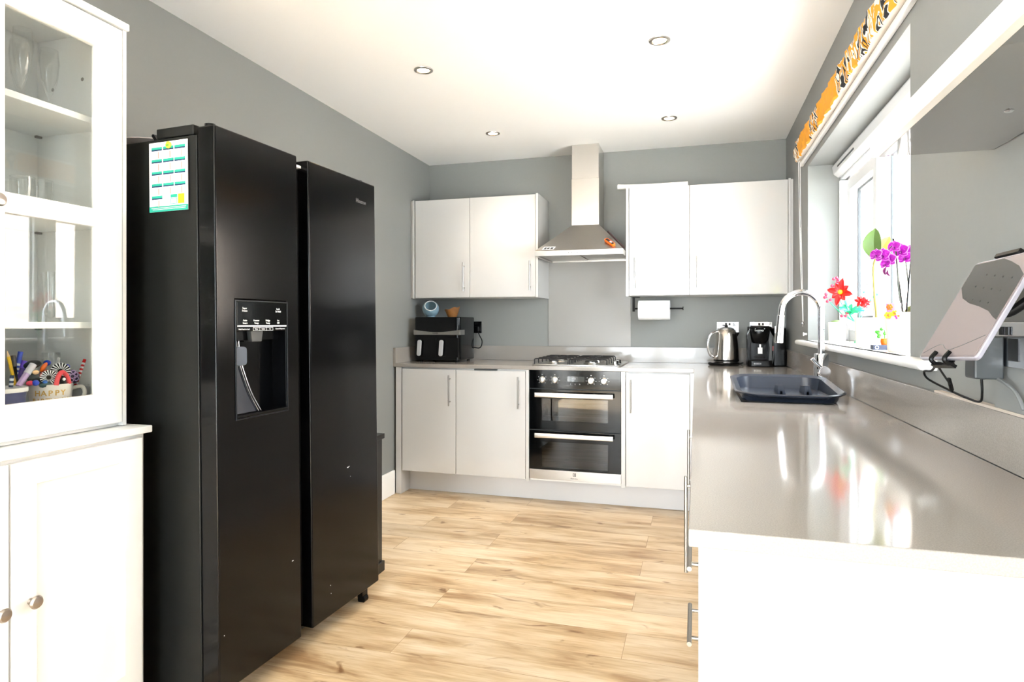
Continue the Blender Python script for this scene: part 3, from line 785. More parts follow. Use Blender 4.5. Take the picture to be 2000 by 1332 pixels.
# things lying on the fridge
t = fridge_thing('serving_tray', 'pale curved edge of a tray lying on top of the black fridge', 'tray', (-.42,.2,1.763))
m = MB()
m.M = Matrix.Translation((-.43,.18,1.7715))
m.lathe((0,0,0), [(.0001,.0),(.09,.0),(.14,.03),(.145,.032),(.14,.036),(.085,.006),(.0001,.006)], 40); m.build('tray_dish', mat('pale_tray', (214,206,202), .4), t)
t = fridge_thing('peg_clip', 'small open black clip lying on top of the black fridge', 'clip', (-.24,.03,1.763))
m = MB(); m.M = Matrix.Translation((-.255,.03,1.7735)) @ Matrix.Rotation(math.radians(-38),4,'Y')
m.rbox((-.0,0,.010), (.010,.018,.034), .004, 'y'); m.build('clip_jaw', BLACKP, t, .001)
m = MB(); m.box(-.275,-.26,.022,.038,1.7705,1.776); m.build('clip_base', NICKEL, t)

# low black cabinet beyond the fridge
t = thing('low_cabinet', 'low black cabinet standing just beyond the tall fridge', 'cabinet', (.33,-2.02,0))
MB().box(.05,.580,-2.09,-1.885,.05,.635).build('cabinet_body', BOX, t, .002)
MB().box(.05,.592,-2.10,-1.88,.636,.66).build('cabinet_top', BOX, t, .002)
MB().box(.05,.592,-2.10,-1.88,.001,.049).build('base_plinth', BOX, t, .002)

# ------------------------------------------------------------ white dresser on the left
def cup_knob(p, parent, name='knob'):
    M = Matrix.Rotation(PI/2,3,'Y')
    return MB().lathe(p, [(.008,0),(.0065,.004),(.0055,.010),(.009,.014),(.0155,.017),(.0165,.021),(.013,.026),(.0001,.0285)], 24, M).build(name, mat('brushed_nickel_knob', (168,160,154), .3, metal=1), parent)
def dresser():
    ye, yb = -3.088, -3.96
    t = thing('base_cabinet', 'white painted lower dresser cabinet with panelled doors and nickel knobs', 'cabinet', (.23,-3.52,0))
    MB().box(.02,.418,yb+.01,ye-.012,.09,.858).build('cabinet_body', WHITEP, t, .002)
    MB().box(.02,.440,yb,ye,.859,.880).build('cabinet_top', WHITEP, t, .003)
    MB().box(.02,.428,yb+.005,ye-.006,.001,.075).box(.02,.436,yb,ye+.006,.076,.088).build('base_plinth', WHITEP, t, .003)
    for (a, b, ky) in ((-3.50,-3.122,-3.455),(-3.90,-3.506,-3.53)):
        d = MB().frame('x', .4195, .4375, a, b, .105, .848, .062).build('door', WHITEP, t, .002)
        MB().box(.4195,.427,a+.062,b-.062,.167,.786).build('door_panel', WHITEP, d, .001)
        cup_knob((.4375, ky, .497), d)
    # upper glazed cabinet
    uy = -3.118
    t = thing('display_cabinet', 'white glazed display cabinet standing on the lower dresser cabinet', 'cabinet', (.2,-3.52,.881))
    MB().box(.02,.035,yb+.03,uy,.881,2.075).build('back_panel', WHITEP, t)
    MB().box(.0355,.352,uy-.018,uy,.881,2.075).build('side_panel', WHITEP, t, .001)
    MB().box(.0355,.352,yb+.03,yb+.048,.881,2.075).build('side_panel', WHITEP, t, .001)
    MB().box(.02,.378,yb+.02,uy+.006,2.076,2.098).build('cornice', WHITEP, t, .003)
    MB().box(.0355,.352,yb+.05,uy-.019,.881,.930).build('cabinet_floor', WHITEP, t, .001)
    for z in (1.185, 1.485, 1.785):
        MB().box(.036,.330,yb+.05,uy-.0185,z-.009,z+.009).build('shelf', WHITEP, t, .001)
        for yy in (uy-.03,): MB().box(.05,.06,yy-.008,yy+.009,z-.016,z-.0095).box(.29,.30,yy-.008,yy+.009,z-.016,z-.0095).build('shelf_peg', NICKEL, t)
    MB().box(.353,.372,uy-.013,uy,.882,2.075).build('face_stile', WHITEP, t, .001)
    for (a, b, ky, g0, g1) in ((-3.535,-3.134,-3.497,-3.470,-3.219),(-3.93,-3.538,-3.575,-3.86,-3.61)):
        d = MB().slab('x', .3535, .374, [a, g0, g1, b], [.893, .985, 1.468, 1.520, 1.990, 2.070], lambda i,j: not (i == 1 and j in (1,3))).build('glazed_door', WHITEP, t, .002)
        MB().box(.360,.363,g0,g1,.985,1.468).build('glass_pane', CABGLASS, d)
        MB().box(.360,.363,g0,g1,1.520,1.990).build('glass_pane', CABGLASS, d)
        cup_knob((.374, ky, 1.494), d)
    for (x, z) in ((.10,1.92),(.22,1.94)):
        MB().lathe((x, uy-.0185, z), [(.006,0),(.005,.0008),(.0001,.001)], 12, Matrix.Rotation(PI/2,3,'X')).build('screw_cap', NICKEL, t)
    return t
dresser()

def flute(x, y, z, label, h=.20, r=.026, sq=1):
    t = thing('champagne_flute', label, 'glass', (x,y,z), group='glasses on the top shelf')
    MB().lathe((x,y,z), [(.0001,.001),(.030,.0),(.029,.002),(.006,.006),(.0035,.012),(.0035,h*.30),(.009,h*.36),(r*.8,h*.55),(r,h*.8),(r*.86,h),(r*.80,h),(r*.92,h*.8),(r*.72,h*.56),(.004,h*.38)], 24).build('glass_bowl', CLEAR, t)
Z3 = 1.7955
flute(.17,-3.43,Z3,'tall clear champagne flute on the top shelf, nearest the knob side',.22)
flute(.24,-3.33,Z3,'tall clear champagne flute on the top shelf, in front of the others',.21)
flute(.13,-3.26,Z3,'tall clear champagne flute towards the rear of the top shelf',.22)
flute(.20,-3.225,Z3,'clear champagne flute on the top shelf nearest the right side panel',.20)
def tumbler(x, y, z, h, r, label, group, th=.003, cat='glass', name='glass_tumbler'):
    mb = MB().lathe((x,y,z), [(.0001,.0005),(r*.88,.0),(r*.9,.003),(r,h),(r-th,h),(r*.88-th,.008),(.0001,.008)], 28)
    return solo(mb, name, CLEAR, label, cat, group)
Z2 = 1.4955
tumbler(.20,-3.25,Z2,.11,.030,'clear tumbler on the middle shelf, at the right','glasses on the middle shelf')
tumbler(.24,-3.33,Z2,.10,.030,'clear tumbler on the middle shelf, in the centre','glasses on the middle shelf')
tumbler(.12,-3.29,Z2,.11,.028,'clear tumbler at the rear of the middle shelf','glasses on the middle shelf')
Z1 = 1.1945
mb = MB().lathe((.16,-3.19,Z1), [(.0001,.0005),(.022,0),(.022,.003),(.018,.02),(.024,.15),(.022,.15),(.016,.02),(.0001,.01)], 24)
solo(mb, 'bud_vase', CLEAR, 'slim clear bud vase on the shelf above the pens', 'vase')

# contents of the bottom compartment
Z0 = .9305
# clear tub with navy label
t = thing('plastic_tub', 'clear tub of stationery with a white rim and navy and red label', 'tub', (.27,-3.418,Z0))
MB().lathe((.27,-3.418,Z0), [(.0001,.0),(.056,.0),(.062,.078)], 32).build('tub_body', DENIM, t)
MB().lathe((.27,-3.418,Z0), [(.0605,.0785),(.066,.079),(.066,.090),(.060,.090),(.060,.079)], 32).build('rim', WHITEPL, t)
MB().lathe((.27,-3.418,Z0), [(.0585,.006),(.0625,.007),(.0635,.030),(.0598,.031)], 32).build('red_band', RED, t)
MB().lathe((.27,-3.418,Z0), [(.0001,.0785),(.0575,.0785),(.0575,.0805),(.0001,.0805)], 32).build('paper_filling', PAPER, t)
# open clear box with the jumble
t = thing('clear_organiser', 'clear plastic organiser box behind the mug holding the pens', 'box', (.13,-3.30,Z0))
MB().slab('z', Z0, Z0+.003, [.055,.185],[-3.44,-3.20], lambda i,j: True).frame('z', Z0+.003, Z0+.155, .055,.185,-3.44,-3.20,.002).build('box_shell', CLEAR, t)
# mug
t = thing('birthday_mug', 'wide white mug with gold birthday lettering, full of small toys', 'mug', (.262,-3.268,Z0))
mc = Vector((.262,-3.268,Z0))
MB().lathe(mc, [(.0001,.0),(.040,.0),(.046,.004),(.053,.088),(.050,.088),(.043,.008),(.0001,.008)], 40).build('mug_cup', WARMWHITE, t)
hx = [mc+Vector((.018,.047,.070)), mc+Vector((.026,.072,.074)), mc+Vector((.030,.080,.055)), mc+Vector((.026,.068,.030)), mc+Vector((.016,.045,.020))]
MB().tube(hx, .0055, 10, 6).build('handle', WARMWHITE, t)
aim = Vector((.95,-.75,0)).normalized()
for txt, zz, sz in (('HAPPY',.064,.021),('BIRTHDAY',.043,.018)):
    n = len(txt); r_ = .0535
    for i, ch in enumerate(txt):
        a = math.atan2(aim.y, aim.x) + (i-(n-1)/2)*(.30 if n == 5 else .235)
        d = Vector((math.cos(a), math.sin(a), 0)); tx = Vector((-d.y, d.x, 0))
        rr = .046 + (.053-.046)*(zz-.004)/.084
        lettering(ch, sz, tuple(mc+Vector((0,0,zz))+d*(rr+.0004)), tx, (0,0,1), GOLDINK, t, 'mug_lettering', bold=.0004)
# tumbler jar on the right
t = thing('candle_jar', 'clear glass jar with a grey striped label right of the mug', 'jar', (.245,-3.172,Z0))
MB().lathe((.245,-3.172,Z0), [(.0001,.0),(.029,.0),(.030,.075),(.027,.075),(.026,.006),(.0001,.006)], 28).build('jar_glass', CLEAR, t)
MB().lathe((.245,-3.172,Z0), [(.0304,.01),(.0308,.068),(.0303,.068)], 28).build('jar_label', mat('striped_grey_label', (150,152,154), .5), t)
tumbler(.13,-3.165,Z0,.17,.024,'tall clear tumbler standing in the right rear corner of the bottom compartment','tumblers beside the pens')

def stick(name, p0, p1, r, m, label, cat, group, tip=None, tipm=None, cap=None, capm=None, n=8, bandm=None):
    p0 = Vector(p0); p1 = Vector(p1); d = (p1-p0)
    t = thing(name, label, cat, tuple(p0), group=group)
    MB().cyl(p0, p1, r, n).build('barrel', m, t)
    u = d.normalized()
    if tip: MB().cyl(p1, p1+u*tip, r, n, r1=.0006).build('tip', tipm, t)
    if cap: MB().cyl(p1-u*cap, p1+u*.001, r*1.15, 14).build('cap', capm, t)
    if bandm:
        mb = MB(); k = int(d.length/.006)
        for i in range(k):
            if i % 2: mb.cyl(p0+u*(i*.006), p0+u*((i+1)*.006), r*1.02, 12)
        mb.build('stripes', bandm, t)
    return t
G = 'pens and pencils in the bottom compartment'
woodm = mat('pencil_wood', (222,190,150), .6)
stick('pencil', (.24,-3.350,1.018),(.24,-3.368,1.100), .0042, mat('yellow_pencil', (226,180,30), .35), 'yellow and black pencil leaning at the far left', 'pencil', G, .016, woodm, n=6)
stick('marker_pen', (.235,-3.345,1.018),(.23,-3.350,1.101), .0062, BLACKP, 'dark marker pen with grey cap beside the yellow pencil', 'pen', G, cap=.030, capm=mat('charcoal_cap', (70,66,64), .4))
stick('gel_pen', (.225,-3.345,1.02),(.225,-3.325,1.110), .0055, BLUE, 'bright blue patterned pen leaning right', 'pen', G, cap=.03, capm=BLUE, bandm=WHITEINK)
stick('straw', (.27,-3.20,1.005),(.27,-3.170,1.082), .0045, RED, 'red and white striped straw leaning right behind the mug', 'straw', G, bandm=WHITEINK)
stick('striped_pencil', (.26,-3.376,1.018),(.262,-3.374,1.050), .005, NAVY, 'navy and white striped pencil low at the far left', 'pencil', G, bandm=WHITEINK)
stick('short_pencil', (.225,-3.225,1.04),(.22,-3.212,1.087), .004, YELLOW, 'short yellow pencil with a white end behind the toys', 'pencil', G, cap=.02, capm=WHITEPL)
stick('highlighter', (.265,-3.360,1.020),(.262,-3.318,1.075), .0078, LILAC, 'lilac translucent highlighter lying diagonally over the tub', 'pen', G, cap=.03, capm=mat('frosted_cap', (214,214,222), .35))
stick('purple_pen', (.225,-3.340,1.02),(.22,-3.312,1.082), .009, PURPLE, 'thick purple marker standing behind the lilac highlighter', 'pen', G, cap=.02, capm=mat('violet_cap', (110,70,220), .3))
stick('pink_pen', (.215,-3.335,1.02),(.215,-3.322,1.078), .006, mat('salmon_barrel', (220,130,120), .4), 'salmon pink pen between the dark marker and the purple marker', 'pen', G, cap=.016, capm=PINKRED)
# spinner and fidget toys heaped in the mug
def gear(name, c, r, m1, m2, label, teeth=18, tilt=(0,0,0)):
    t = thing(name, label, 'toy', tuple(c), group='small toys heaped in the mug')
    aimv = Vector((.86,-.5,.12)).normalized()
    M = aimv.to_track_quat('Z','Y').to_matrix().to_4x4(); M.translation = Vector(c)
    mb = MB(); mb.M = M; mb.lathe((0,0,0), [(r,-.003),(r,.003)], 32); mb.build('disc', m1, t, .001)
    mb = MB(); mb.M = M
    for k in range(teeth):
        a0 = 2*PI*k/teeth; a1 = a0+PI/teeth; q = a0+.35
        r0, r1 = r*.30, r*1.02
        p = [(r0*math.cos(a0),r0*math.sin(a0)),(r1*math.cos(a0+.2),r1*math.sin(a0+.2)),(r1*math.cos(a1+.2),r1*math.sin(a1+.2)),(r0*math.cos(a1-.02),r0*math.sin(a1-.02))]
        mb.prism(p, 'z', .003, .0045)
    mb.build('rays', m2, t)
    return t
gear('spiral_spinner', (.275,-3.250,1.052), .024, BLACKP, WHITEINK, 'large black and white spiral disc toy above the mug')
gear('spiral_spinner', (.285,-3.292,1.038), .020, BLACKP, WHITEINK, 'smaller black and white spiral disc toy at the left of the heap')
def ring_toy():
    t = thing('beaded_ball', 'dark toy ball covered in lilac rings at the right of the heap', 'toy', (.278,-3.219,1.034), group='small toys heaped in the mug')
    MB().ball((.278,-3.219,1.034), .021, 18, 12).build('ball', mat('deep_purple', (40,26,70), .35), t)
    mb = MB(); av = Vector((.86,-.5,.12)).normalized()
    for (a, b) in ((0,0),(.55,.2),(-.5,.35),(.2,-.6),(-.2,.75),(.7,-.4),(-.6,-.45)):
        s1 = av.cross(Vector((0,0,1))).normalized(); s2 = s1.cross(av)
        d = (av + s1*a + s2*b).normalized(); c = Vector((.278,-3.219,1.034)) + d*.0208
        M = d.to_track_quat('Z','Y').to_matrix()
        pts = [c + M @ Vector((.0058*math.cos(q), .0058*math.sin(q), 0)) for q in [2*PI*k/14 for k in range(15)]]
        mb.tube(pts, .0013, 6)
    mb.build('rings', LILAC, t)
ring_toy()
t = thing('character_toy', 'small coral toy with a white eye at the front of the heap', 'toy', (.308,-3.270,1.016), group='small toys heaped in the mug')
mb = MB(); c0 = Vector((.308,-3.270,1.028))
mb.tube([c0+Vector((.0,-.018,-.012)), c0+Vector((0,-.012,.012)), c0+Vector((0,0,.024)), c0+Vector((0,.013,.012)), c0+Vector((0,.021,-.010))], .0062, 10, 6)
mb.build('hood', CORAL, t)
MB().ball(c0+Vector((-.002,.001,.003)), .010, 14, 10).build('face', BLACKP, t)
MB().ball(c0+Vector((.006,.0,.004)), .0045, 12, 8).build('eye', WHITEINK, t)
def blob(name, c, r, m, label, sc=(1,1,1), rot=(0,0,0), cat='toy'):
    from mathutils import Euler
    M = Euler(rot).to_matrix(); mb = MB().ball(c, r, 12, 8, sc, M)
    return solo(mb, name, m, label, cat, 'small toys heaped in the mug')
blob('toy_figure', (.285,-3.300,1.018), .014, mat('teal_toy', (36,74,76), .35), 'dark teal toy figure low in the heap', (1,1.3,.8))
blob('toy_bead', (.285,-3.328,1.026), .0085, BLUE, 'round blue bead toy at the left front of the mug')
blob('toy_bead', (.290,-3.306,1.026), .0065, mat('mid_blue', (40,100,180), .3), 'round mid-blue bead toy beside the larger blue bead')
blob('toy_block', (.235,-3.300,1.074), .020, mat('dark_green_toy', (28,40,34), .35), 'dark green toy block at the top of the heap', (1,1.3,.55), (.2,0,.4))
blob('toy_leaf', (.252,-3.318,1.068), .009, GREEN, 'bright green toy piece on the dark green block', (.8,1.8,.5), (.4,0,.2))
blob('toy_brick', (.235,-3.258,1.076), .010, BLUE, 'royal blue toy piece at the top right of the heap', (1,1,.8), (.5,.2,.3))
blob('toy_baton', (.255,-3.283,1.066), .009, ORANGE, 'orange toy piece leaning above the spirals', (.6,1.8,.7), (.9,0,0))
blob('toy_coin', (.272,-3.318,1.054), .008, mat('beige_toy', (232,196,150), .4), 'round beige toy piece in the middle of the heap', (.6,1.2,.8))
blob('toy_fish', (.275,-3.300,1.050), .009, mat('rust_toy', (170,70,60), .4), 'rust coloured toy piece left of the large spiral', (.6,1.7,.6), (.7,0,0))
blob('toy_car', (.245,-3.226,1.066), .011, mat('maroon_toy', (100,30,44), .35), 'maroon toy piece behind the large spiral disc', (1,1.5,.6))
blob('toy_marble', (.245,-3.208,1.062), .009, mat('cobalt_toy', (30,60,220), .3), 'cobalt blue round toy behind the beaded ball', (1,1.1,.9))
blob('toy_case', (.262,-3.308,1.040), .020, mat('black_green_toy', (22,34,34), .3), 'black toy case filling the middle of the heap', (.8,1.4,.8))
blob('toy_block', (.255,-3.258,1.030), .024, mat('charcoal_toy', (30,30,36), .35), 'charcoal toy block filling the mug under the spirals', (.9,1.4,.8))
blob('toy_heart', (.278,-3.338,1.026), .008, PINKRED, 'pink-red toy piece low behind the highlighter', (.8,1.4,.9))

# ------------------------------------------------------------ worktop objects, back wall
def air_fryer():
    t = thing('air_fryer', 'black dual drawer air fryer with a curved steel band on the worktop', 'air fryer', (.23,-.27,T))
    x0, x1, y0, y1, z0, z1 = .062, .420, -.42, -.10, T+.012, 1.235
    MB().rbox(((x0+x1)/2,(y0+y1)/2,(z0+z1)/2), (x1-x0, y1-y0, z1-z0), .03, 'z', 6).build('fryer_body', BLACKG, t, .008, seg=3)
    for (a, b) in ((x0+.012,(x0+x1)/2-.002),((x0+x1)/2+.002,x1-.012)):
        d = MB().box(a, b, -.4235, -.4195, T+.035, 1.085).build('drawer', BLACKP, t, .002)
        hx = a+.036 if a < .2 else a+.038
        M = Matrix.Rotation(math.radians(3),4,'Y')
        m = MB(); m.M = Matrix.Translation((a+.045,-.447,1.042)) @ Matrix.Rotation(math.radians(4),4,'Y')
        m.rbox((0,0,-.03), (.030,.014,.115), .0135, 'y', 8); m.build('handle', mat('silver_plastic_handle', (205,206,208), .3, metal=.4), d, .003)
        MB().box(a+.037,a+.052,-.441,-.4235,1.04,1.066).build('handle_neck', BLACKP, d)
    # band with a curved upper edge, wrapping to the right side
    pts = []
    N = 16
    for i in range(N+1):
        u = i/N; x = x0+.0+(x1-x0)*u; pts.append((x, 1.142-.016*math.sin(PI*u)))
    m = MB(); m.prism([(z, x) for x, z in pts]+[(1.106, x1), (1.106, x0)], 'y', -.4225, -.4185)
    m.box(x1-.002, x1+.0015, -.42, -.33, 1.106, 1.142)
    m.build('steel_band', STEEL, t)
    lettering('TOWER', .013, ((x0+x1)/2-.01,-.4232,1.117), (1,0,0), (0,0,1), BLACKINK, t, 'brand_lettering')
    for (x, y) in ((x0+.04,y0+.04),(x1-.04,y0+.04),(x0+.04,y1-.04),(x1-.04,y1-.04)):
        MB().cyl((x,y,T),(x,y,T+.014),.012,12).build('foot', BLACKM, t)
    MB().tube([(x1-.06,-.098,1.02),(.44,-.06,1.0),(.452,-.03,1.05),(.425,-.02,1.10),(.42,-.03,1.13)], .004, 8, 8).build('power_cord', BLACKM, t)
air_fryer()
t = thing('ceramic_pot', 'pale blue round pot with a tilted open mouth on the air fryer', 'pot', (.130,-.27,1.2355))
c0 = Vector((.130,-.27,1.2355))
prof = [(.0001,.0),(.034,.0)] + [(.062*math.sin(a), .060-.062*math.cos(a)) for a in [.62+.14*k for k in range(13)]]
rl = prof[-1]; prof += [(rl[0]-.004, rl[1]+.001)] + [((.057)*math.sin(a), .060-.057*math.cos(a)) for a in [2.2-.16*k for k in range(12)]] + [(.0001,.004)]
# tilt the mouth towards the room
m = MB(); 
prof2 = [(.062*math.sin(a), -.062*math.cos(a)) for a in [.001+.123*k for k in range(20)]]
prof2 += [(.0575*math.sin(a), -.0575*math.cos(a)) for a in [.001+.123*k for k in range(20)][::-1]]
R3 = Matrix.Rotation(math.radians(22),3,'Z') @ Matrix.Rotation(math.radians(56),3,'X')
m.lathe(c0+Vector((0,0,.0595)), prof2, 32, R3); m.build('pot_shell', SKYBLUE, t)
rr = .060*math.sin(.001+.123*19); rz = -.060*math.cos(.001+.123*19)
pts = [c0+Vector((0,0,.0595))+R3 @ Vector((rr*math.cos(q), rr*math.sin(q), rz)) for q in [2*PI*k/32 for k in range(33)]]
MB().tube(pts, .0032, 8).build('rim', mat('white_rim', (232,236,236), .3), t)
MB().ball(c0+Vector((0,0,.0595)), .0568, 20, 14).build('pot_lining', DTEAL, t) if False else None
MB().ball(c0+Vector((-.008,-.022,.045)), .018, 14, 8, (1.5,1,.4)).build('sponge', WHITEPL, t)
MB().lathe(c0, [(.0001,0),(.032,0),(.036,.008),(.0001,.008)], 24).build('foot_ring', SKYBLUE, t)
mb = MB(); c0 = Vector((.292,-.25,1.2355)); n = 36; vs = []; fs = []
prof = [(.032,0),(.042,.02),(.050,.045),(.057,.064)]
for i, (r, z) in enumerate(prof):
    for k in range(n):
        a = 2*PI*k/n; top = 1+ (.20*math.cos(a-.3)+.07*math.sin(a*5))*(i == 3) + (.10*math.cos(a-.3))*(i == 2)
        vs.append(c0+Vector((r*math.cos(a)*(1+.05*math.sin(3*a)), r*math.sin(a), z*top)))
for i, (r, z) in enumerate([(.047,.060),(.040,.043),(.031,.02),(.02,.006)]):
    for k in range(n):
        a = 2*PI*k/n; top = 1+ (.20*math.cos(a-.3)+.07*math.sin(a*5))*(i == 0) + (.10*math.cos(a-.3))*(i == 1)
        vs.append(c0+Vector((r*math.cos(a)*(1+.05*math.sin(3*a)), r*math.sin(a), z*top)))
for i in range(7):
    for k in range(n): fs.append((i*n+k, i*n+(k+1)%n, (i+1)*n+(k+1)%n, (i+1)*n+k))
fs.append(tuple(range(n))[::-1]); fs.append(tuple(7*n+k for k in range(n)))
mb.add(vs, fs); solo(mb, 'wooden_bowl', BROWN, 'small rustic brown wooden bowl with a wavy rim on the air fryer', 'bowl')

def socket(x0, x1, z0, z1, label, m=CHROME, plug=None, ins=DARKG):
    t = thing('wall_socket', label, 'socket', ((x0+x1)/2, 0, (z0+z1)/2))
    MB().box(x0, x1, -.009, -.001, z0, z1).build('face_plate', m, t, .002)
    for c in (x0+(x1-x0)*.27, x0+(x1-x0)*.73):
        MB().box(c-.018, c+.018, -.0105, -.009, z0+.012, z1-.028).build('outlet_insert', ins, t, .001)
    for c in (x0+(x1-x0)*.42, x0+(x1-x0)*.58):
        MB().box(c-.006, c+.006, -.0125, -.009, z1-.024, z1-.008).build('rocker_switch', BLACKP, t, .001)
    return t
socket(2.171,2.316,1.113,1.199,'chrome double socket on the back wall behind the kettle', ins=mat('chrome_insert', (190,192,196), .15, metal=1))
socket(2.386,2.531,1.113,1.199,'chrome double socket on the back wall behind the coffee machine', ins=mat('chrome_insert', (190,192,196), .15, metal=1))
t = socket(.345,.440,1.113,1.203,'black socket with a steel edge beside the air fryer', ins=BLACKP, m=BLACKP)
MB().box(.395,.43,-.05,-.011,1.125,1.165).build('plug', BLACKP, t, .004)

def kettle():
    k = thing('kettle', 'brushed steel kettle with a chrome loop handle on its round black base', 'kettle', (2.21,-.20,T)); t = k
    MB().lathe((2.21,-.20,T), [(.0001,0),(.088,0),(.100,.006),(.103,.014),(.096,.021),(.085,.0225),(.0001,.0225)], 40).build('base_disc', BLACKP, t)
    MB().lathe((2.21,-.20,T), [(.0965,.0212),(.086,.0235),(.080,.0235),(.080,.0228)], 40).build('steel_ring', CHROME, t)
    MB().tube([(2.30,-.20,T+.008),(2.330,-.16,T+.016),(2.335,-.10,T+.010),(2.325,-.04,T+.006)], .0035, 8, 8).build('power_cord', BLACKM, t)
    c = (2.225,-.20,T+.024)
    MB().lathe(c, [(.072,.0),(.079,.002),(.080,.012),(.0795,.03),(.077,.09),(.073,.14),(.066,.185),(.058,.208),(.050,.214)], 48).build('kettle_body', mat('kettle_steel', (206,200,192), .2, metal=1), k)
    MB().lathe(c, [(.052,.2125),(.048,.221),(.030,.229),(.0001,.231)], 32).build('lid', CHROME, k)
    MB().lathe((c[0],c[1],c[2]+.231), [(.010,0),(.012,.006),(.008,.012),(.0001,.013)], 18).build('lid_knob', BLACKP, k)
    X = c[0]; z = c[2]
    MB().tube([(X-.052,-.225,z+.204),(X-.082,-.245,z+.196),(X-.108,-.26,z+.170),(X-.119,-.262,z+.115),(X-.108,-.255,z+.060),(X-.088,-.24,z+.036),(X-.074,-.222,z+.034)], .0085, 12, 8).build('handle', CHROME, k)
    MB().add([(X+.040,-.20-.02,z+.195),(X+.040,-.20+.02,z+.195),(X+.088,-.20,z+.198),(X+.058,-.20-.018,z+.165),(X+.058,-.20+.018,z+.165),(X+.066,-.20,z+.160)],
             [(0,1,2),(0,2,3),(1,4,2),(2,5,3),(2,4,5),(0,3,5,4,1)]).build('spout', CHROME, k, .002)
    MB().lathe(c, [(.0805,.004),(.0815,.010),(.0805,.016)], 40).build('glow_ring', BLACKP, k)
kettle()

def coffee():
    t = thing('coffee_machine', 'compact black pod coffee machine in the worktop corner', 'coffee machine', (2.43,-.24,T))
    cx, cy = 2.425, -.22
    # base and drip tray
    MB().rbox((cx, cy-.02, T+.022), (.150,.20,.042), .03, 'z', 6).build('base', BLACKP, t, .006)
    bz = T+.001
    # rear body and water tank
    MB().rbox((cx+.01, cy+.075, T+.14), (.150,.085,.235), .02, 'z', 6).build('rear_body', BLACKP, t, .006)
    MB().rbox((cx+.125, cy+.08, T+.125), (.085,.16,.245), .015, 'z', 4).build('water_tank', mat('black_smoked_tank', (8,9,10), .2, spec=.25), t, .004)
    # columns at the sides of the brewing bay
    for s_ in (-1, 1):
        m = MB(); m.prism([(T+.040,cx+s_*.074),(T+.20,cx+s_*.076),(T+.235,cx+s_*.060),(T+.165,cx+s_*.050),(T+.120,cx+s_*.058),(T+.040,cx+s_*.052)], 'y', -.30, -.18)
        m.build('side_column', BLACKP if s_ < 0 else DARKG, t, .003)
    MB().box(cx-.055, cx+.055, -.185, -.18, T+.04, T+.16).build('bay_back', BLACKM, t)
    # brewing head
    MB().lathe((cx,-.265,T), [(.0001,.150),(.040,.150),(.055,.175),(.062,.205),(.066,.225),(.058,.252),(.040,.262),(.0001,.264)], 36).build('brewing_head', BLACKP, t)
    MB().tube([(cx-.055,-.262,T+.247),(cx-.050,-.30,T+.253),(cx,-.325,T+.250),(cx+.050,-.30,T+.253),(cx+.055,-.262,T+.247)], .009, 10, 8).build('head_lever', BLACKP, t)
    MB().lathe((cx,-.290,T+.060), [(.0001,.0),(.030,.0),(.034,.004)], 24).build('drip_grid', STEEL, t)
    MB().box(cx-.015,cx+.012,-.3305,-.3295,T+.085,T+.125).build('paper_tag', PAPER, t)
    MB().box(cx-.007,cx+.004,-.3308,-.3295,T+.125,T+.145).build('tag_loop', WHITEPL, t)
    MB().tube([(cx+.076,-.30,T+.20),(cx+.082,-.315,T+.15),(cx+.078,-.315,T+.06),(cx+.060,-.325,T+.012),(cx+.01,-.325,T+.006)], .004, 8, 8).build('grey_piping', DARKG, t)
    MB().box(cx+.073,cx+.081,-.318,-.312,T+.105,T+.135).build('red_tab', mat('dark_red_tab', (130,40,44), .4), t)
    lettering('TASSIMO', .0135, (cx-.008,-.3315,T+.232), (1,0,0), (0,0,1), WHITEINK, t, 'brand_lettering')
    lettering('BOSCH', .0135, (cx-.018,-.3408 if False else -.3405,T+.022), (1,0,0), (0,0,1), WHITEINK, t, 'brand_lettering')
    for dx in (-.03,.025,.0): MB().ball((cx+dx,-.327,T+.244-(.018 if dx == 0 else 0)-.0), .0028, 8, 6).build('indicator', WHITEINK, t)
coffee()

# kitchen roll on its rail
t = thing('paper_towel_holder', 'black rail holder under the right wall cupboard carrying kitchen roll', 'paper towel holder', (1.62,-.2,1.37))
MB().box(1.610,1.626,-.21,-.19,1.27,1.3705).box(1.610,1.66,-.215,-.185,1.366,1.3705).build('bracket', BLACKM, t, .001)
MB().cyl((1.612,-.20,1.290),(1.945,-.20,1.290), .0055, 12).cyl((1.945,-.20,1.290),(1.950,-.20,1.290), .012, 12).build('rail', BLACKM, t)
t = thing('paper_towel_roll', 'white kitchen roll hanging on the black rail', 'paper towel', (1.755,-.20,1.222))
m = MB(); R_ = Matrix.Rotation(PI/2,3,'Y')
m.lathe((1.652,-.20,1.279), [(.019,0),(.068,0),(.068,.210),(.019,.210),(.019,0)], 40, R_); m.build('paper', PAPER, t)
m = MB(); m.lathe((1.6525,-.20,1.279), [(.0185,0),(.0172,0),(.0172,.209),(.0185,.209)], 24, R_); m.build('cardboard_core', mat('cardboard', (190,160,120), .8), t)

# rolled white film lying on the right wall cupboard
m = MB(); m.tube([(1.52,-.30,2.117),(1.60,-.30,2.112),(1.75,-.30,2.109),(1.98,-.30,2.110)], .0165, 20, 6)
m.tube([(1.5185,-.30,2.117),(1.5195,-.30,2.117)], .010, 12)
solo(m, 'paper_roll', WHITEPL, 'rolled white paper lying on top of the right wall cupboards', 'paper roll')

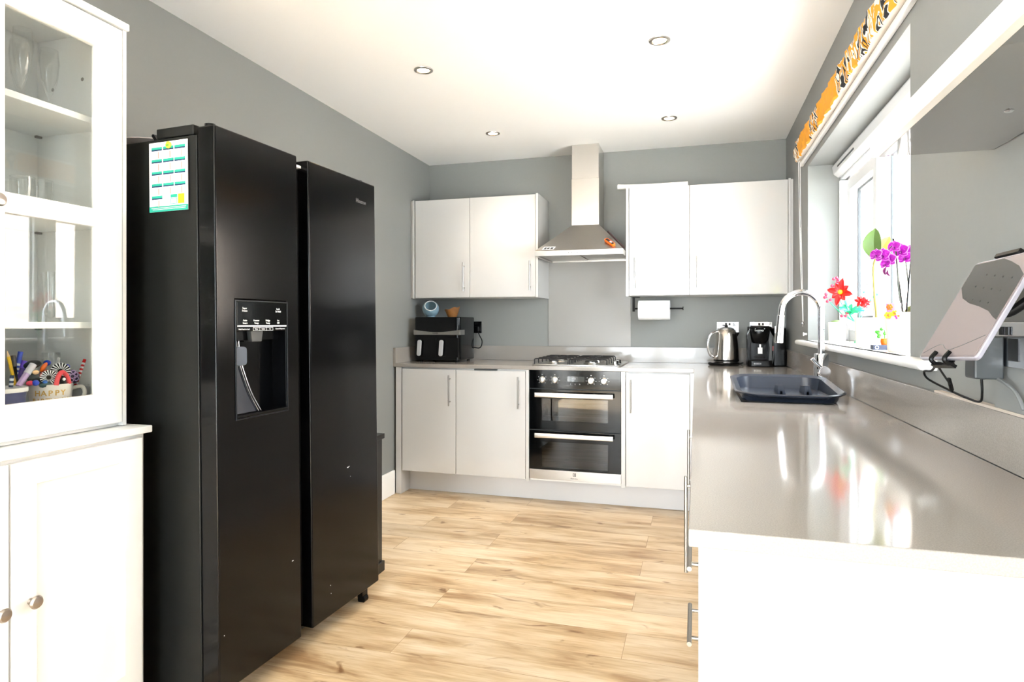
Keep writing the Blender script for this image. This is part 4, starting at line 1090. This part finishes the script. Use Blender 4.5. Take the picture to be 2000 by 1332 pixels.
# ------------------------------------------------------------ tap, drainer
t = thing('kitchen_tap', 'tall chrome swan neck kitchen tap behind the sink', 'tap', (2.54,-1.70,T))
bx0, by0 = 2.54, -1.70
MB().lathe((bx0,by0,T), [(.0001,0),(.032,0),(.032,.006),(.029,.008),(.029,.148),(.027,.152),(.0001,.152)], 32).build('tap_body', CHROME, t)
pts = [(bx0,by0,T+.13),(bx0,by0,T+.33)]
rad = .078
for k in range(1, 15):
    a = PI*k/15*1.02; pts.append((bx0-rad+rad*math.cos(a), by0, T+.33+rad*1.05*math.sin(a)))
pts += [(bx0-2*rad-.003,by0,T+.31)]
MB().tube(pts, .0132, 16, 3).build('spout_pipe', CHROME, t)
MB().cyl((bx0-2*rad-.002,by0,T+.315),(bx0-2*rad-.012,by0,T+.195), .0155, 24, r1=.019).build('spray_head', CHROME, t, .002)
MB().box(bx0-2*rad-.027,bx0-2*rad-.019,by0-.006,by0+.006,T+.235,T+.268).build('spray_button', CHROME, t, .002)
MB().cyl((bx0,by0,T+.078),(bx0+.006,by0-.050,T+.078), .023, 28).build('lever_hub', CHROME, t, .002)
MB().tube([(bx0+.002,by0-.042,T+.082),(bx0-.022,by0-.046,T+.108),(bx0-.044,by0-.050,T+.132)], .0075, 12, 4).build('lever', CHROME, t)

def drainer():
    t = thing('draining_tray', 'slate blue plastic dish draining tray on the worktop over the sink', 'dish rack', (2.352,-2.02,T))
    cx, cy = 2.352, -2.015
    loops = [(.155,.205,.001,.05),(.160,.210,.008,.055),(.164,.218,.034,.065),(.184,.240,.042,.085),(.186,.243,.047,.085),(.179,.235,.050,.08),(.160,.213,.042,.065),(.152,.203,.012,.055)]
    n = 9; vs = []; fs = []
    for (a, b, z, r) in loops:
        for (sx, sy, t0) in ((1,1,0),(-1,1,PI/2),(-1,-1,PI),(1,-1,1.5*PI)):
            for k in range(n):
                q = t0+k*PI/2/(n-1)
                x = sx*(a-r)+r*math.cos(q); y = sy*(b-r)+r*math.sin(q)
                zz = z
                if z > .03: zz += .016*(y/b) - (.006*(.5+.5*math.cos(PI*x/a)) if y < 0 else 0)
                vs.append((cx+x, cy+y, T+zz))
    N = 4*n
    for i in range(len(loops)-1):
        for k in range(N): fs.append((i*N+k, i*N+(k+1)%N, (i+1)*N+(k+1)%N, (i+1)*N+k))
    fs.append(tuple(range(N))[::-1]); fs.append(tuple((len(loops)-1)*N+k for k in range(N)))
    K2 = 2*N*1
    MB().add(vs, fs).build('tray_body', SLATE, t)
    MB().rbox((cx, cy, T+.0165), (.330,.436,.030), .04, 'z', 8).build('drip_base', BLACKP, t, .003) if False else None
    for y0_, x0_ in ((.03,-.012),(.03,.080)):
        m = MB()
        for k in range(9):
            yy = cy+y0_-.075+.014*k; h = .034-.0012*k
            m.prism([(T+.0125,cx+x0_-.013),(T+.0125+h,cx+x0_-.010),(T+.0125+h,cx+x0_+.006),(T+.0125,cx+x0_+.016)], 'y', yy, yy+.006)
        m.box(cx+x0_-.004,cx+x0_+.004,cy+y0_-.075,cy+y0_+.055,T+.0125,T+.024)
        m.build('plate_comb', SLATE, t)
drainer()

# ------------------------------------------------------------ patterned blind above the window
def roman_blind():
    y0, y1 = -3.05, -.735
    t = thing('roman_blind', 'raised fabric blind with orange, black and white tiger stripes above the window', 'blind', (2.59,(y0+y1)/2,2.09))
    pr = [(2.100,2.612),(2.100,2.576),(2.106,2.570),(2.135,2.567),(2.142,2.571),(2.170,2.566),(2.177,2.571),(2.205,2.570),(2.212,2.578),(2.212,2.612)]
    vs = []; fs = []; NY = 150; n = len(pr)
    for i in range(NY+1):
        y = y0+(y1-y0)*i/NY
        for j, (z, x) in enumerate(pr):
            wv = .0035*math.sin(y*41+j*.9)+.0025*math.sin(y*97+j*1.7) if 0 < j < n-1 else 0
            zz = z + (.004*math.sin(y*23) if j in (1,2,3) else 0)
            vs.append((min(x+wv,2.6), y, zz))
    for i in range(NY):
        for j in range(n): fs.append((i*n+j, i*n+(j+1)%n, (i+1)*n+(j+1)%n, (i+1)*n+j))
    fs += [tuple(range(n))[::-1], tuple(NY*n+j for j in range(n))]
    mb = MB(); mb.v = [Vector(v) for v in vs]; mb.f = [list(f) for f in fs]
    mb.mi = [0]*len(fs)
    for i in range(NY): mb.mi[i*n] = 1; mb.mi[i*n+n-1] = 1
    mb.build('folded_fabric', [TIGER, LINING], t)
    MB().box(2.598,2.617,y0,y1+.01,2.078,2.0985).build('bottom_rail', WHITEPL, t, .003)
    MB().box(2.60,2.617,y0,y1,2.2125,2.232).build('head_rail', WHITEPL, t, .002)
    m = MB(); m.tube([(2.586,-.760,2.10),(2.589,-.80,1.6),(2.600,-.82,1.20)], .0016, 6, 8); m.tube([(2.592,-.775,2.10),(2.594,-.80,1.7),(2.602,-.82,1.20)], .0016, 6, 8)
    for k in range(26): m.ball((2.5905,-.805,1.72-.0065*k), .0025, 6, 4)
    m.build('pull_cord', WHITEPL, t)
    MB().ball((2.600,-.82,1.185), .010, 12, 8, (.8,1,1.3)).build('cord_toggle', CHROME, t)
    MB().cyl((2.6175,-.84,1.13),(2.600,-.84,1.13), .006, 12).box(2.598,2.602,-.85,-.83,1.12,1.14).build('cord_cleat', WHITEPL, t)
roman_blind()

# ------------------------------------------------------------ window sill objects
ZS = 1.0975
def pot(name, c, r0, r1, h, m, label, grp='pots on the window sill', lipw=.003):
    x, y = c
    t = thing(name, label, 'plant pot', (x,y,ZS), group=grp)
    MB().lathe((x,y,ZS), [(.0001,0),(r0*.92,0),(r0,.005),(r0*1.03,h*.4),(r1,h),(r1-lipw,h),(r0-.003,h*.35),(r0-.005,.008),(.0001,.008)], 40).build('pot_wall', m, t)
    return t
POTM = mat('ivory_matt_ceramic', (238,232,222), .5)
p3 = pot('orchid_pot', (2.672,-2.335), .047, .059, .128, POTM, 'large ivory pot with a pink orchid, nearest on the window sill')
MB().lathe((2.672,-2.335,ZS), [(.0001,.10),(.05,.10),(.05,.104),(.0001,.108)], 20).build('bark_soil', mat('bark_chips', (70,50,36), .9, noise=.6, nscale=70), p3)
p2 = pot('leaf_plant_pot', (2.672,-1.93), .050, .055, .114, POTM, 'plain ivory pot with a single leafed stem, middle of the window sill')
MB().lathe((2.672,-1.93,ZS), [(.0001,.09),(.048,.09),(.048,.094),(.0001,.096)], 20).build('soil', mat('potting_soil', (60,46,36), .9, noise=.5, nscale=70), p2)
p1 = pot('small_white_pot', (2.672,-1.33), .036, .038, .098, WHITEPL, 'small white pot holding a sprout, farthest on the window sill')
MB().ball((2.672,-1.33,ZS+.094), .030, 14, 8, (1,1,.45)).build('sprout', LEAF, p1)
# orchid plant
o = thing('orchid', 'orchid with magenta flowers and dark stems growing from the large ivory pot', 'orchid', (2.672,-2.335,ZS+.107))
oc = Vector((2.672,-2.335,ZS+.104))
m = MB(); m.tube([oc, oc+Vector((-.015,.0,.09)), oc+Vector((-.022,-.01,.17)), oc+Vector((-.030,-.01,.235)), oc+Vector((-.045,-.005,.225)), oc+Vector((-.062,-.01,.20))], .0024, 8, 6)
m.tube([oc+Vector((.005,0,0)), oc+Vector((.012,0,.10)), oc+Vector((.002,.0,.20)), oc+Vector((-.012,-.005,.222))], .0022, 8, 6)
m.build('flower_stem', DSTEM, o)
m = MB(); m.cyl(oc, oc+Vector((-.028,.01,.262)), .0022, 8).cyl(oc+Vector((.004,0,0)), oc+Vector((.022,-.01,.265)), .0022, 8); m.build('support_cane', BLACKP, o)
def flower(c, R, parent, m1, m2, aimv=(-.75,-.65,.1)):
    av = Vector(aimv).normalized(); s1 = av.cross(Vector((0,0,1))).normalized(); s2 = s1.cross(av)
    fm = MB(); c = Vector(c)
    for k, (ang, L_, W_) in enumerate(((90,1,.8),(210,1,.75),(330,1,.75),(25,1.05,1.15),(155,1.05,1.15))):
        a = math.radians(ang); d = s1*math.cos(a)+s2*math.sin(a)
        fm.m = 1; fm.petal(c-av*.0012, d+av*.12, av, R*L_*1.04, R*W_*1.08, .12)
        fm.m = 0; fm.petal(c+av*.0005, d+av*.12, av, R*L_*.96, R*W_*.92, .12)
    fm.m = 2; fm.ball(c+av*.004-s2*.004, R*.22, 8, 6)
    fm.build('bloom', [m1, m2, mat('orchid_lip', (110,10,110), .4)], parent)
for p, R_ in (((-.062,-.01,.205),.026),((-.082,-.012,.208),.021),((-.045,-.015,.190),.024),((-.012,-.015,.218),.026),((-.030,-.012,.232),.022),((.012,-.012,.213),.025),((.0,-.015,.196),.023),((.024,-.01,.218),.020),((-.055,-.012,.178),.018)):
    flower(oc+Vector(p), R_, o, ORCHID, ORCHIDE)
m = MB(); m.petal(oc+Vector((-.052,-.012,.172)), (-.1,0,-1), (-1,-.5,0), .03, .012, .4); m.petal(oc+Vector((-.050,-.012,.160)), (.4,0,-1), (-1,-.5,0), .022, .010, .5)
m.build('bud', mat('dull_purple_bud', (120,40,100), .5), o)
m = MB()
for d, L_, W_ in (((.9,.1,.75),.075,.035),((-.7,-.3,.5),.06,.022),((.5,-.8,.5),.06,.03),((.8,-.3,.15),.06,.03)):
    m.petal(oc, d, (-.4,-.4,.8), L_, W_, .3)
m.build('leaf', mat('orchid_leaf', (96,104,44), .4, noise=.3, nscale=20), o)
# pink and yellow toy pot in front of the orchid stems
t = thing('flower_toy', 'pink translucent toy cup with yellow and magenta flower shapes in the orchid pot', 'ornament', (2.637,-2.355,ZS+.106))
MB().lathe((2.637,-2.352,ZS+.106), [(.0001,.0),(.018,.0),(.021,.05),(.019,.05),(.016,.004)], 24).build('cup', PINK, t)
for (dx, dz, r_, m_) in ((-.012,.006,.010,YELLOW),(.006,.012,.009,YELLOW),(.016,.004,.010,mat('hot_pink', (220,30,150), .4)),(-.008,.032,.009,ORANGE)):
    c = Vector((2.627+dx,-2.380,ZS+.112+dz)); m = MB()
    for k in range(6):
        a = PI/3*k; m.ball(c+Vector((math.cos(a)*r_*.75,0,math.sin(a)*r_*.75)), r_*.42, 8, 6, (1,.5,1))
    m.build('petals', m_, t); MB().ball(c+Vector((0,-.003,0)), r_*.4, 8, 6).build('flower_centre', ORANGE, t)
# single leaf plant
o = thing('leaf_plant', 'single stem plant with two variegated leaves in the middle ivory pot', 'plant', (2.672,-1.93,ZS+.095))
oc = Vector((2.690,-1.93,ZS+.094))
MB().tube([oc, oc+Vector((.002,0,.04)), oc+Vector((-.005,0,.12)), oc+Vector((-.008,0,.21)), oc+Vector((.0,0,.245))], [.0052,.0042], 8, 6).build('stem', STEM, o)
tp = oc+Vector((.0,0,.245))
m = MB(); m.petal(tp, (-.04,-.1,1), (-.7,-.7,.1), .115, .075, .2, 10); m.build('leaf', LEAF, o)
m = MB(); m.petal(tp+Vector((.006,0,-.004)), (.45,-.1,1), (-.5,-.8,.1), .095, .045, .2, 10); m.build('leaf', LEAF2, o, label='yellow edged leaf')
m = MB(); m.petal(oc+Vector((-.006,0,.20)), (.9,0,.25), (-.3,-.5,.8), .045, .02, .2); m.build('leaf', mat('pale_leaf', (220,226,206), .4), o, label='small pale leaf')
# clear vase with brick-built flowers
t = thing('glass_vase', 'clear glass vase between the small white pot and the middle pot', 'vase', (2.70,-1.60,ZS))
vc = Vector((2.70,-1.62,ZS))
MB().lathe(vc, [(.0001,.0),(.038,.0),(.040,.11),(.0385,.11),(.036,.006),(.0001,.006)], 28).build('vase_glass', CLEAR, t)
t = thing('toy_brick_bouquet', 'bouquet of red plastic brick flowers with mint green stems in a glass vase', 'flowers', tuple(vc+Vector((0,0,.007))))
heads = [((-.070,-.02,.225),'big'),((.005,-.005,.185),'pom'),((.030,.01,.18),'pom'),((-.095,.0,.27),'sprig'),((-.125,0,.205),'sprig'),((-.055,-.01,.14),'sprig'),((-.07,0,.285),'sprig')]
m = MB()
for (p, k_), q in zip(heads, range(9)):
    a = 2*PI*q/7; m.tube([vc+Vector((.016*math.cos(a),.016*math.sin(a),.008)), vc+Vector((.004*math.cos(a+2),.004*math.sin(a+2),.08)), vc+Vector((p[0]*.5,p[1]*.5,.13)), vc+Vector(p)-Vector((0,0,.006))], .0019, 6, 5)
m.build('stems', GREENP, t)
m = MB()
for k in range(9):
    a = 2*PI*k/9; m.petal(vc+Vector((-.03,-.01,.13)), (math.cos(a)*.7,math.sin(a)*.5,.35+.3*math.sin(a)), (-.5,-.5,.7), .06, .018, .3)
for p in ((.045,.0,.19),(.06,.01,.205),(.075,.02,.215),(.02,.0,.225)): m.ball(vc+Vector(p), .005, 8, 6)
m.build('foliage', GREENP, t)
av = Vector((-.7,-.7,.1)).normalized(); s1 = av.cross(Vector((0,0,1))).normalized(); s2 = s1.cross(av)
for p, k_ in heads:
    c = vc+Vector(p); m = MB()
    if k_ == 'big':
        for k in range(8):
            a = 2*PI*k/8+.2; d = s1*math.cos(a)+s2*math.sin(a); L_ = (.062,.045)[k % 2]
            m.petal(c, d+av*.25, av, L_, .026, .1, th=.004)
        m.build('star_flower', RED, t)
        MB().ball(c+av*.010, .010, 10, 8).build('flower_centre', YELLOW, t)
    elif k_ == 'pom':
        for k in range(20):
            a = random.uniform(0,2*PI); b = random.uniform(-.6,1); d = (s1*math.cos(a)+s2*math.sin(a))*.8+av*b
            m.petal(c, d, av, .026, .011, .1, th=.003)
        m.build('pompom_flower', RED if p[0] < .02 else CORAL, t)
    else:
        for k in range(5): m.ball(c+Vector((random.uniform(-.015,.015),random.uniform(-.01,.01),random.uniform(-.018,.018))), .0065, 8, 6, (1,.7,1))
        m.build('berry_sprig', PINKRED if k_ else RED, t)
# small brick-built model on a dark stand
t = thing('toy_brick_model', 'tiny green and orange toy plant model on a dark stand beside the orchid pot', 'ornament', (2.665,-2.14,ZS))
m = MB(); m.box(2.625,2.695,-2.165,-2.125,ZS,ZS+.017); m.build('stand', mat('blue_grey_stand', (60,68,92), .4), t, .001)
m = MB(); pts = [Vector((2.636,-2.1656,ZS+.0085))+Vector((.0055*math.cos(a),0,.0055*math.sin(a))) for a in [2*PI*k/14 for k in range(15)]]; m.tube(pts, .001, 6); m.build('stand_emblem', WHITEINK, t)
m = MB().lathe((2.668,-2.145,ZS+.0175), [(.0001,0),(.014,0),(.017,.012),(.015,.022),(.0001,.022)], 10); m.build('model_pot', ORANGE, t)
m = MB()
for k in range(9):
    m.ball((2.66+random.uniform(-.018,.014),-2.145+random.uniform(-.01,.01),ZS+.045+random.uniform(0,.032)), .0065, 8, 6)
m.cyl((2.665,-2.145,ZS+.037),(2.665,-2.145,ZS+.07),.002,6); m.build('model_foliage', GREEN, t)
m = MB()
for k in range(4): m.ball((2.675+random.uniform(-.008,.014),-2.15,ZS+.05+random.uniform(0,.03)), .005, 8, 6)
m.build('model_flowers', YELLOW, t)

# ------------------------------------------------------------ right: shelf, tablet, sockets
t = thing('wall_shelf', 'thick white edged shelf with a glossy grey underside at the upper right', 'shelf', (2.5,-3.9,1.535))
MB().box(2.396, 2.6025, -4.9, -3.155, 1.5365, 1.572).build('shelf_board', mat('glossy_grey_underside', (112,113,114), .1, coat=1), t, .001)
MB().box(2.380, 2.3955, -4.9, -3.155, 1.5355, 1.573).build('front_edging', WHITEPL, t, .001)
MB().lathe((2.52,-3.42,1.536), [(.007,0),(.005,-.002),(.0001,-.0025)], 12).build('screw_cap', CHROME, t)

BL = Vector((2.4424,-3.2437,1.1223)); BR = Vector((2.4776,-3.4094,1.1323)); TL = Vector((2.5492,-3.210,1.3049))
e1 = (BR-BL); wT = e1.length; e1.normalize(); e2 = (TL-BL); e2 = (e2-e1*e2.dot(e1)); hT = .216; e2.normalize()
nT = e1.cross(e2).normalized()
if nT.x > 0: nT = -nT
TM = Matrix((e1, e2, nT)).transposed().to_4x4(); TM.translation = BL
def tb(): m = MB(); m.M = TM; return m
t = thing('tablet', 'white tablet computer held upright and tilted on a black wall mount', 'tablet', tuple(BL))
m = tb(); m.rbox((wT/2,hT/2,-.004), (wT,hT,.008), .009, 'z', 5); m.build('tablet_body', LILACEDGE, t, .0015)
m = tb(); m.rbox((wT/2,hT/2,.0004), (wT-.006,hT-.006,.0008), .007, 'z', 5); m.build('bezel', mat('tablet_bezel', (120,110,112), .12, coat=1), t)
s_ = tb(); s_.box(.006,wT-.006,.006,hT-.006,.0008,.0012); scr = s_.build('screen', SCREENP, t)
W_ = wT
curve = [(.006,.158),(.03,.132),(.06,.118),(.095,.108),(.13,.095),(.150,.082),(W_-.006,.075),(W_-.006,.165),(.140,.185),(.11,.200),(.085,hT-.006),(.006,hT-.006)]
m = tb(); m.prism(curve, 'z', .0012, .0015); m.build('wallpaper_shape', SCREENG, scr)
m = tb()
for i in range(4):
    for j in range(3):
        m.box(.036+.026*i+.012*j, .0385+.026*i+.012*j, .130+.024*j-.006*i, .133+.024*j-.006*i, .0015, .0017)
m.build('app_icons', BLACKINK, scr)
m = tb(); m.tube([(.009,.012,.0014),(.05,.030,.0014),(.085,.018,.0014),(W_-.009,.045,.0014)], .0005, 6, 8); m.build('screen_curve', DARKG, scr)
t = thing('tablet_mount', 'black clamp and gooseneck arm holding the white tablet', 'tablet holder', tuple(BL))
m = tb()
for u in (.055,.095): m.tube([(u,.012,.004),(u,-.004,.006),(u,-.008,-.004),(u,-.004,-.012)], .004, 8, 5)
m.box(.045,.105,-.012,-.006,-.014,-.004); m.build('lower_clip', BLACKP, t)
m = tb(); m.box(wT/2-.032,wT/2+.032,hT+.0005,hT+.010,-.014,.003); m.build('upper_clip', BLACKP, t, .002)
m = tb(); m.rbox((wT/2,hT/2,-.016),(.05,.09,.012),.008,'z'); m.box(wT/2-.009,wT/2+.009,-.006,hT+.006,-.0135,-.0095); m.build('clamp_back', BLACKP, t, .002)
cb = TM @ Vector((wT/2,hT/2,-.02))
MB().tube([cb, cb+Vector((.022,-.03,.0)), Vector((2.585,-3.345,1.235)), Vector((2.602,-3.36,1.24))], .008, 10, 6).build('gooseneck', BLACKM, t)
MB().cyl((2.6025,-3.36,1.24),(2.592,-3.36,1.24),.022,20).build('wall_plate', BLACKP, t)

# socket and charger on the right wall
t = thing('wall_socket', 'chrome double socket on the right wall behind the tablet', 'socket', (2.6,-3.21,1.15))
MB().box(2.596,2.6025,-3.29,-3.145,1.107,1.193).build('face_plate', CHROME, t, .002)
for yy in (-3.185,-3.25): MB().box(2.5945,2.596,yy-.02,yy+.02,1.12,1.162).build('outlet_insert', BLACKP, t)
for yy in (-3.205,-3.23): MB().box(2.592,2.596,yy-.006,yy+.006,1.168,1.184).build('rocker_switch', BLACKP, t, .001)
t = thing('power_adapter', 'dark grey box charger plugged into the chrome socket behind the tablet', 'charger', (2.57,-3.20,1.083))
MB().box(2.545,2.5942,-3.218,-3.170,1.083,1.166).build('charger_case', DARKG, t, .004)
m = MB(); m.tube([(2.565,-3.195,1.083),(2.568,-3.19,1.055),(2.575,-3.16,1.034),(2.580,-3.08,1.033),(2.575,-2.99,1.042),(2.555,-2.93,1.060),(2.545,-2.94,1.078),(2.530,-3.03,1.085),(2.505,-3.13,1.098),(2.475,-3.23,1.112),(2.470,-3.275,1.116)], .0024, 8, 8)
m.build('charging_cable', BLACKM, t)
m = MB(); m.tube([(2.478,-3.23,1.112),(2.51,-3.16,1.09),(2.555,-3.07,1.058)], .002, 8, 6); m.cyl((2.545,-3.09,1.072),(2.562,-3.055,1.047),.0042,10).cyl((2.562,-3.055,1.047),(2.565,-3.049,1.042),.0022,8)
solo(m, 'audio_cable', BLACKM, 'short black cable with a jack plug dangling below the tablet', 'cable')
m = MB(); m.tube([(2.598,-3.115,1.075),(2.592,-3.12,1.088),(2.585,-3.16,1.089),(2.585,-3.22,1.083),(2.59,-3.27,1.065),(2.595,-3.29,1.035)], .0035, 8, 8)
solo(m, 'grey_cable', mat('grey_rubber', (110,112,112), .5), 'grey cable arching under the chrome socket at the right edge', 'cable')
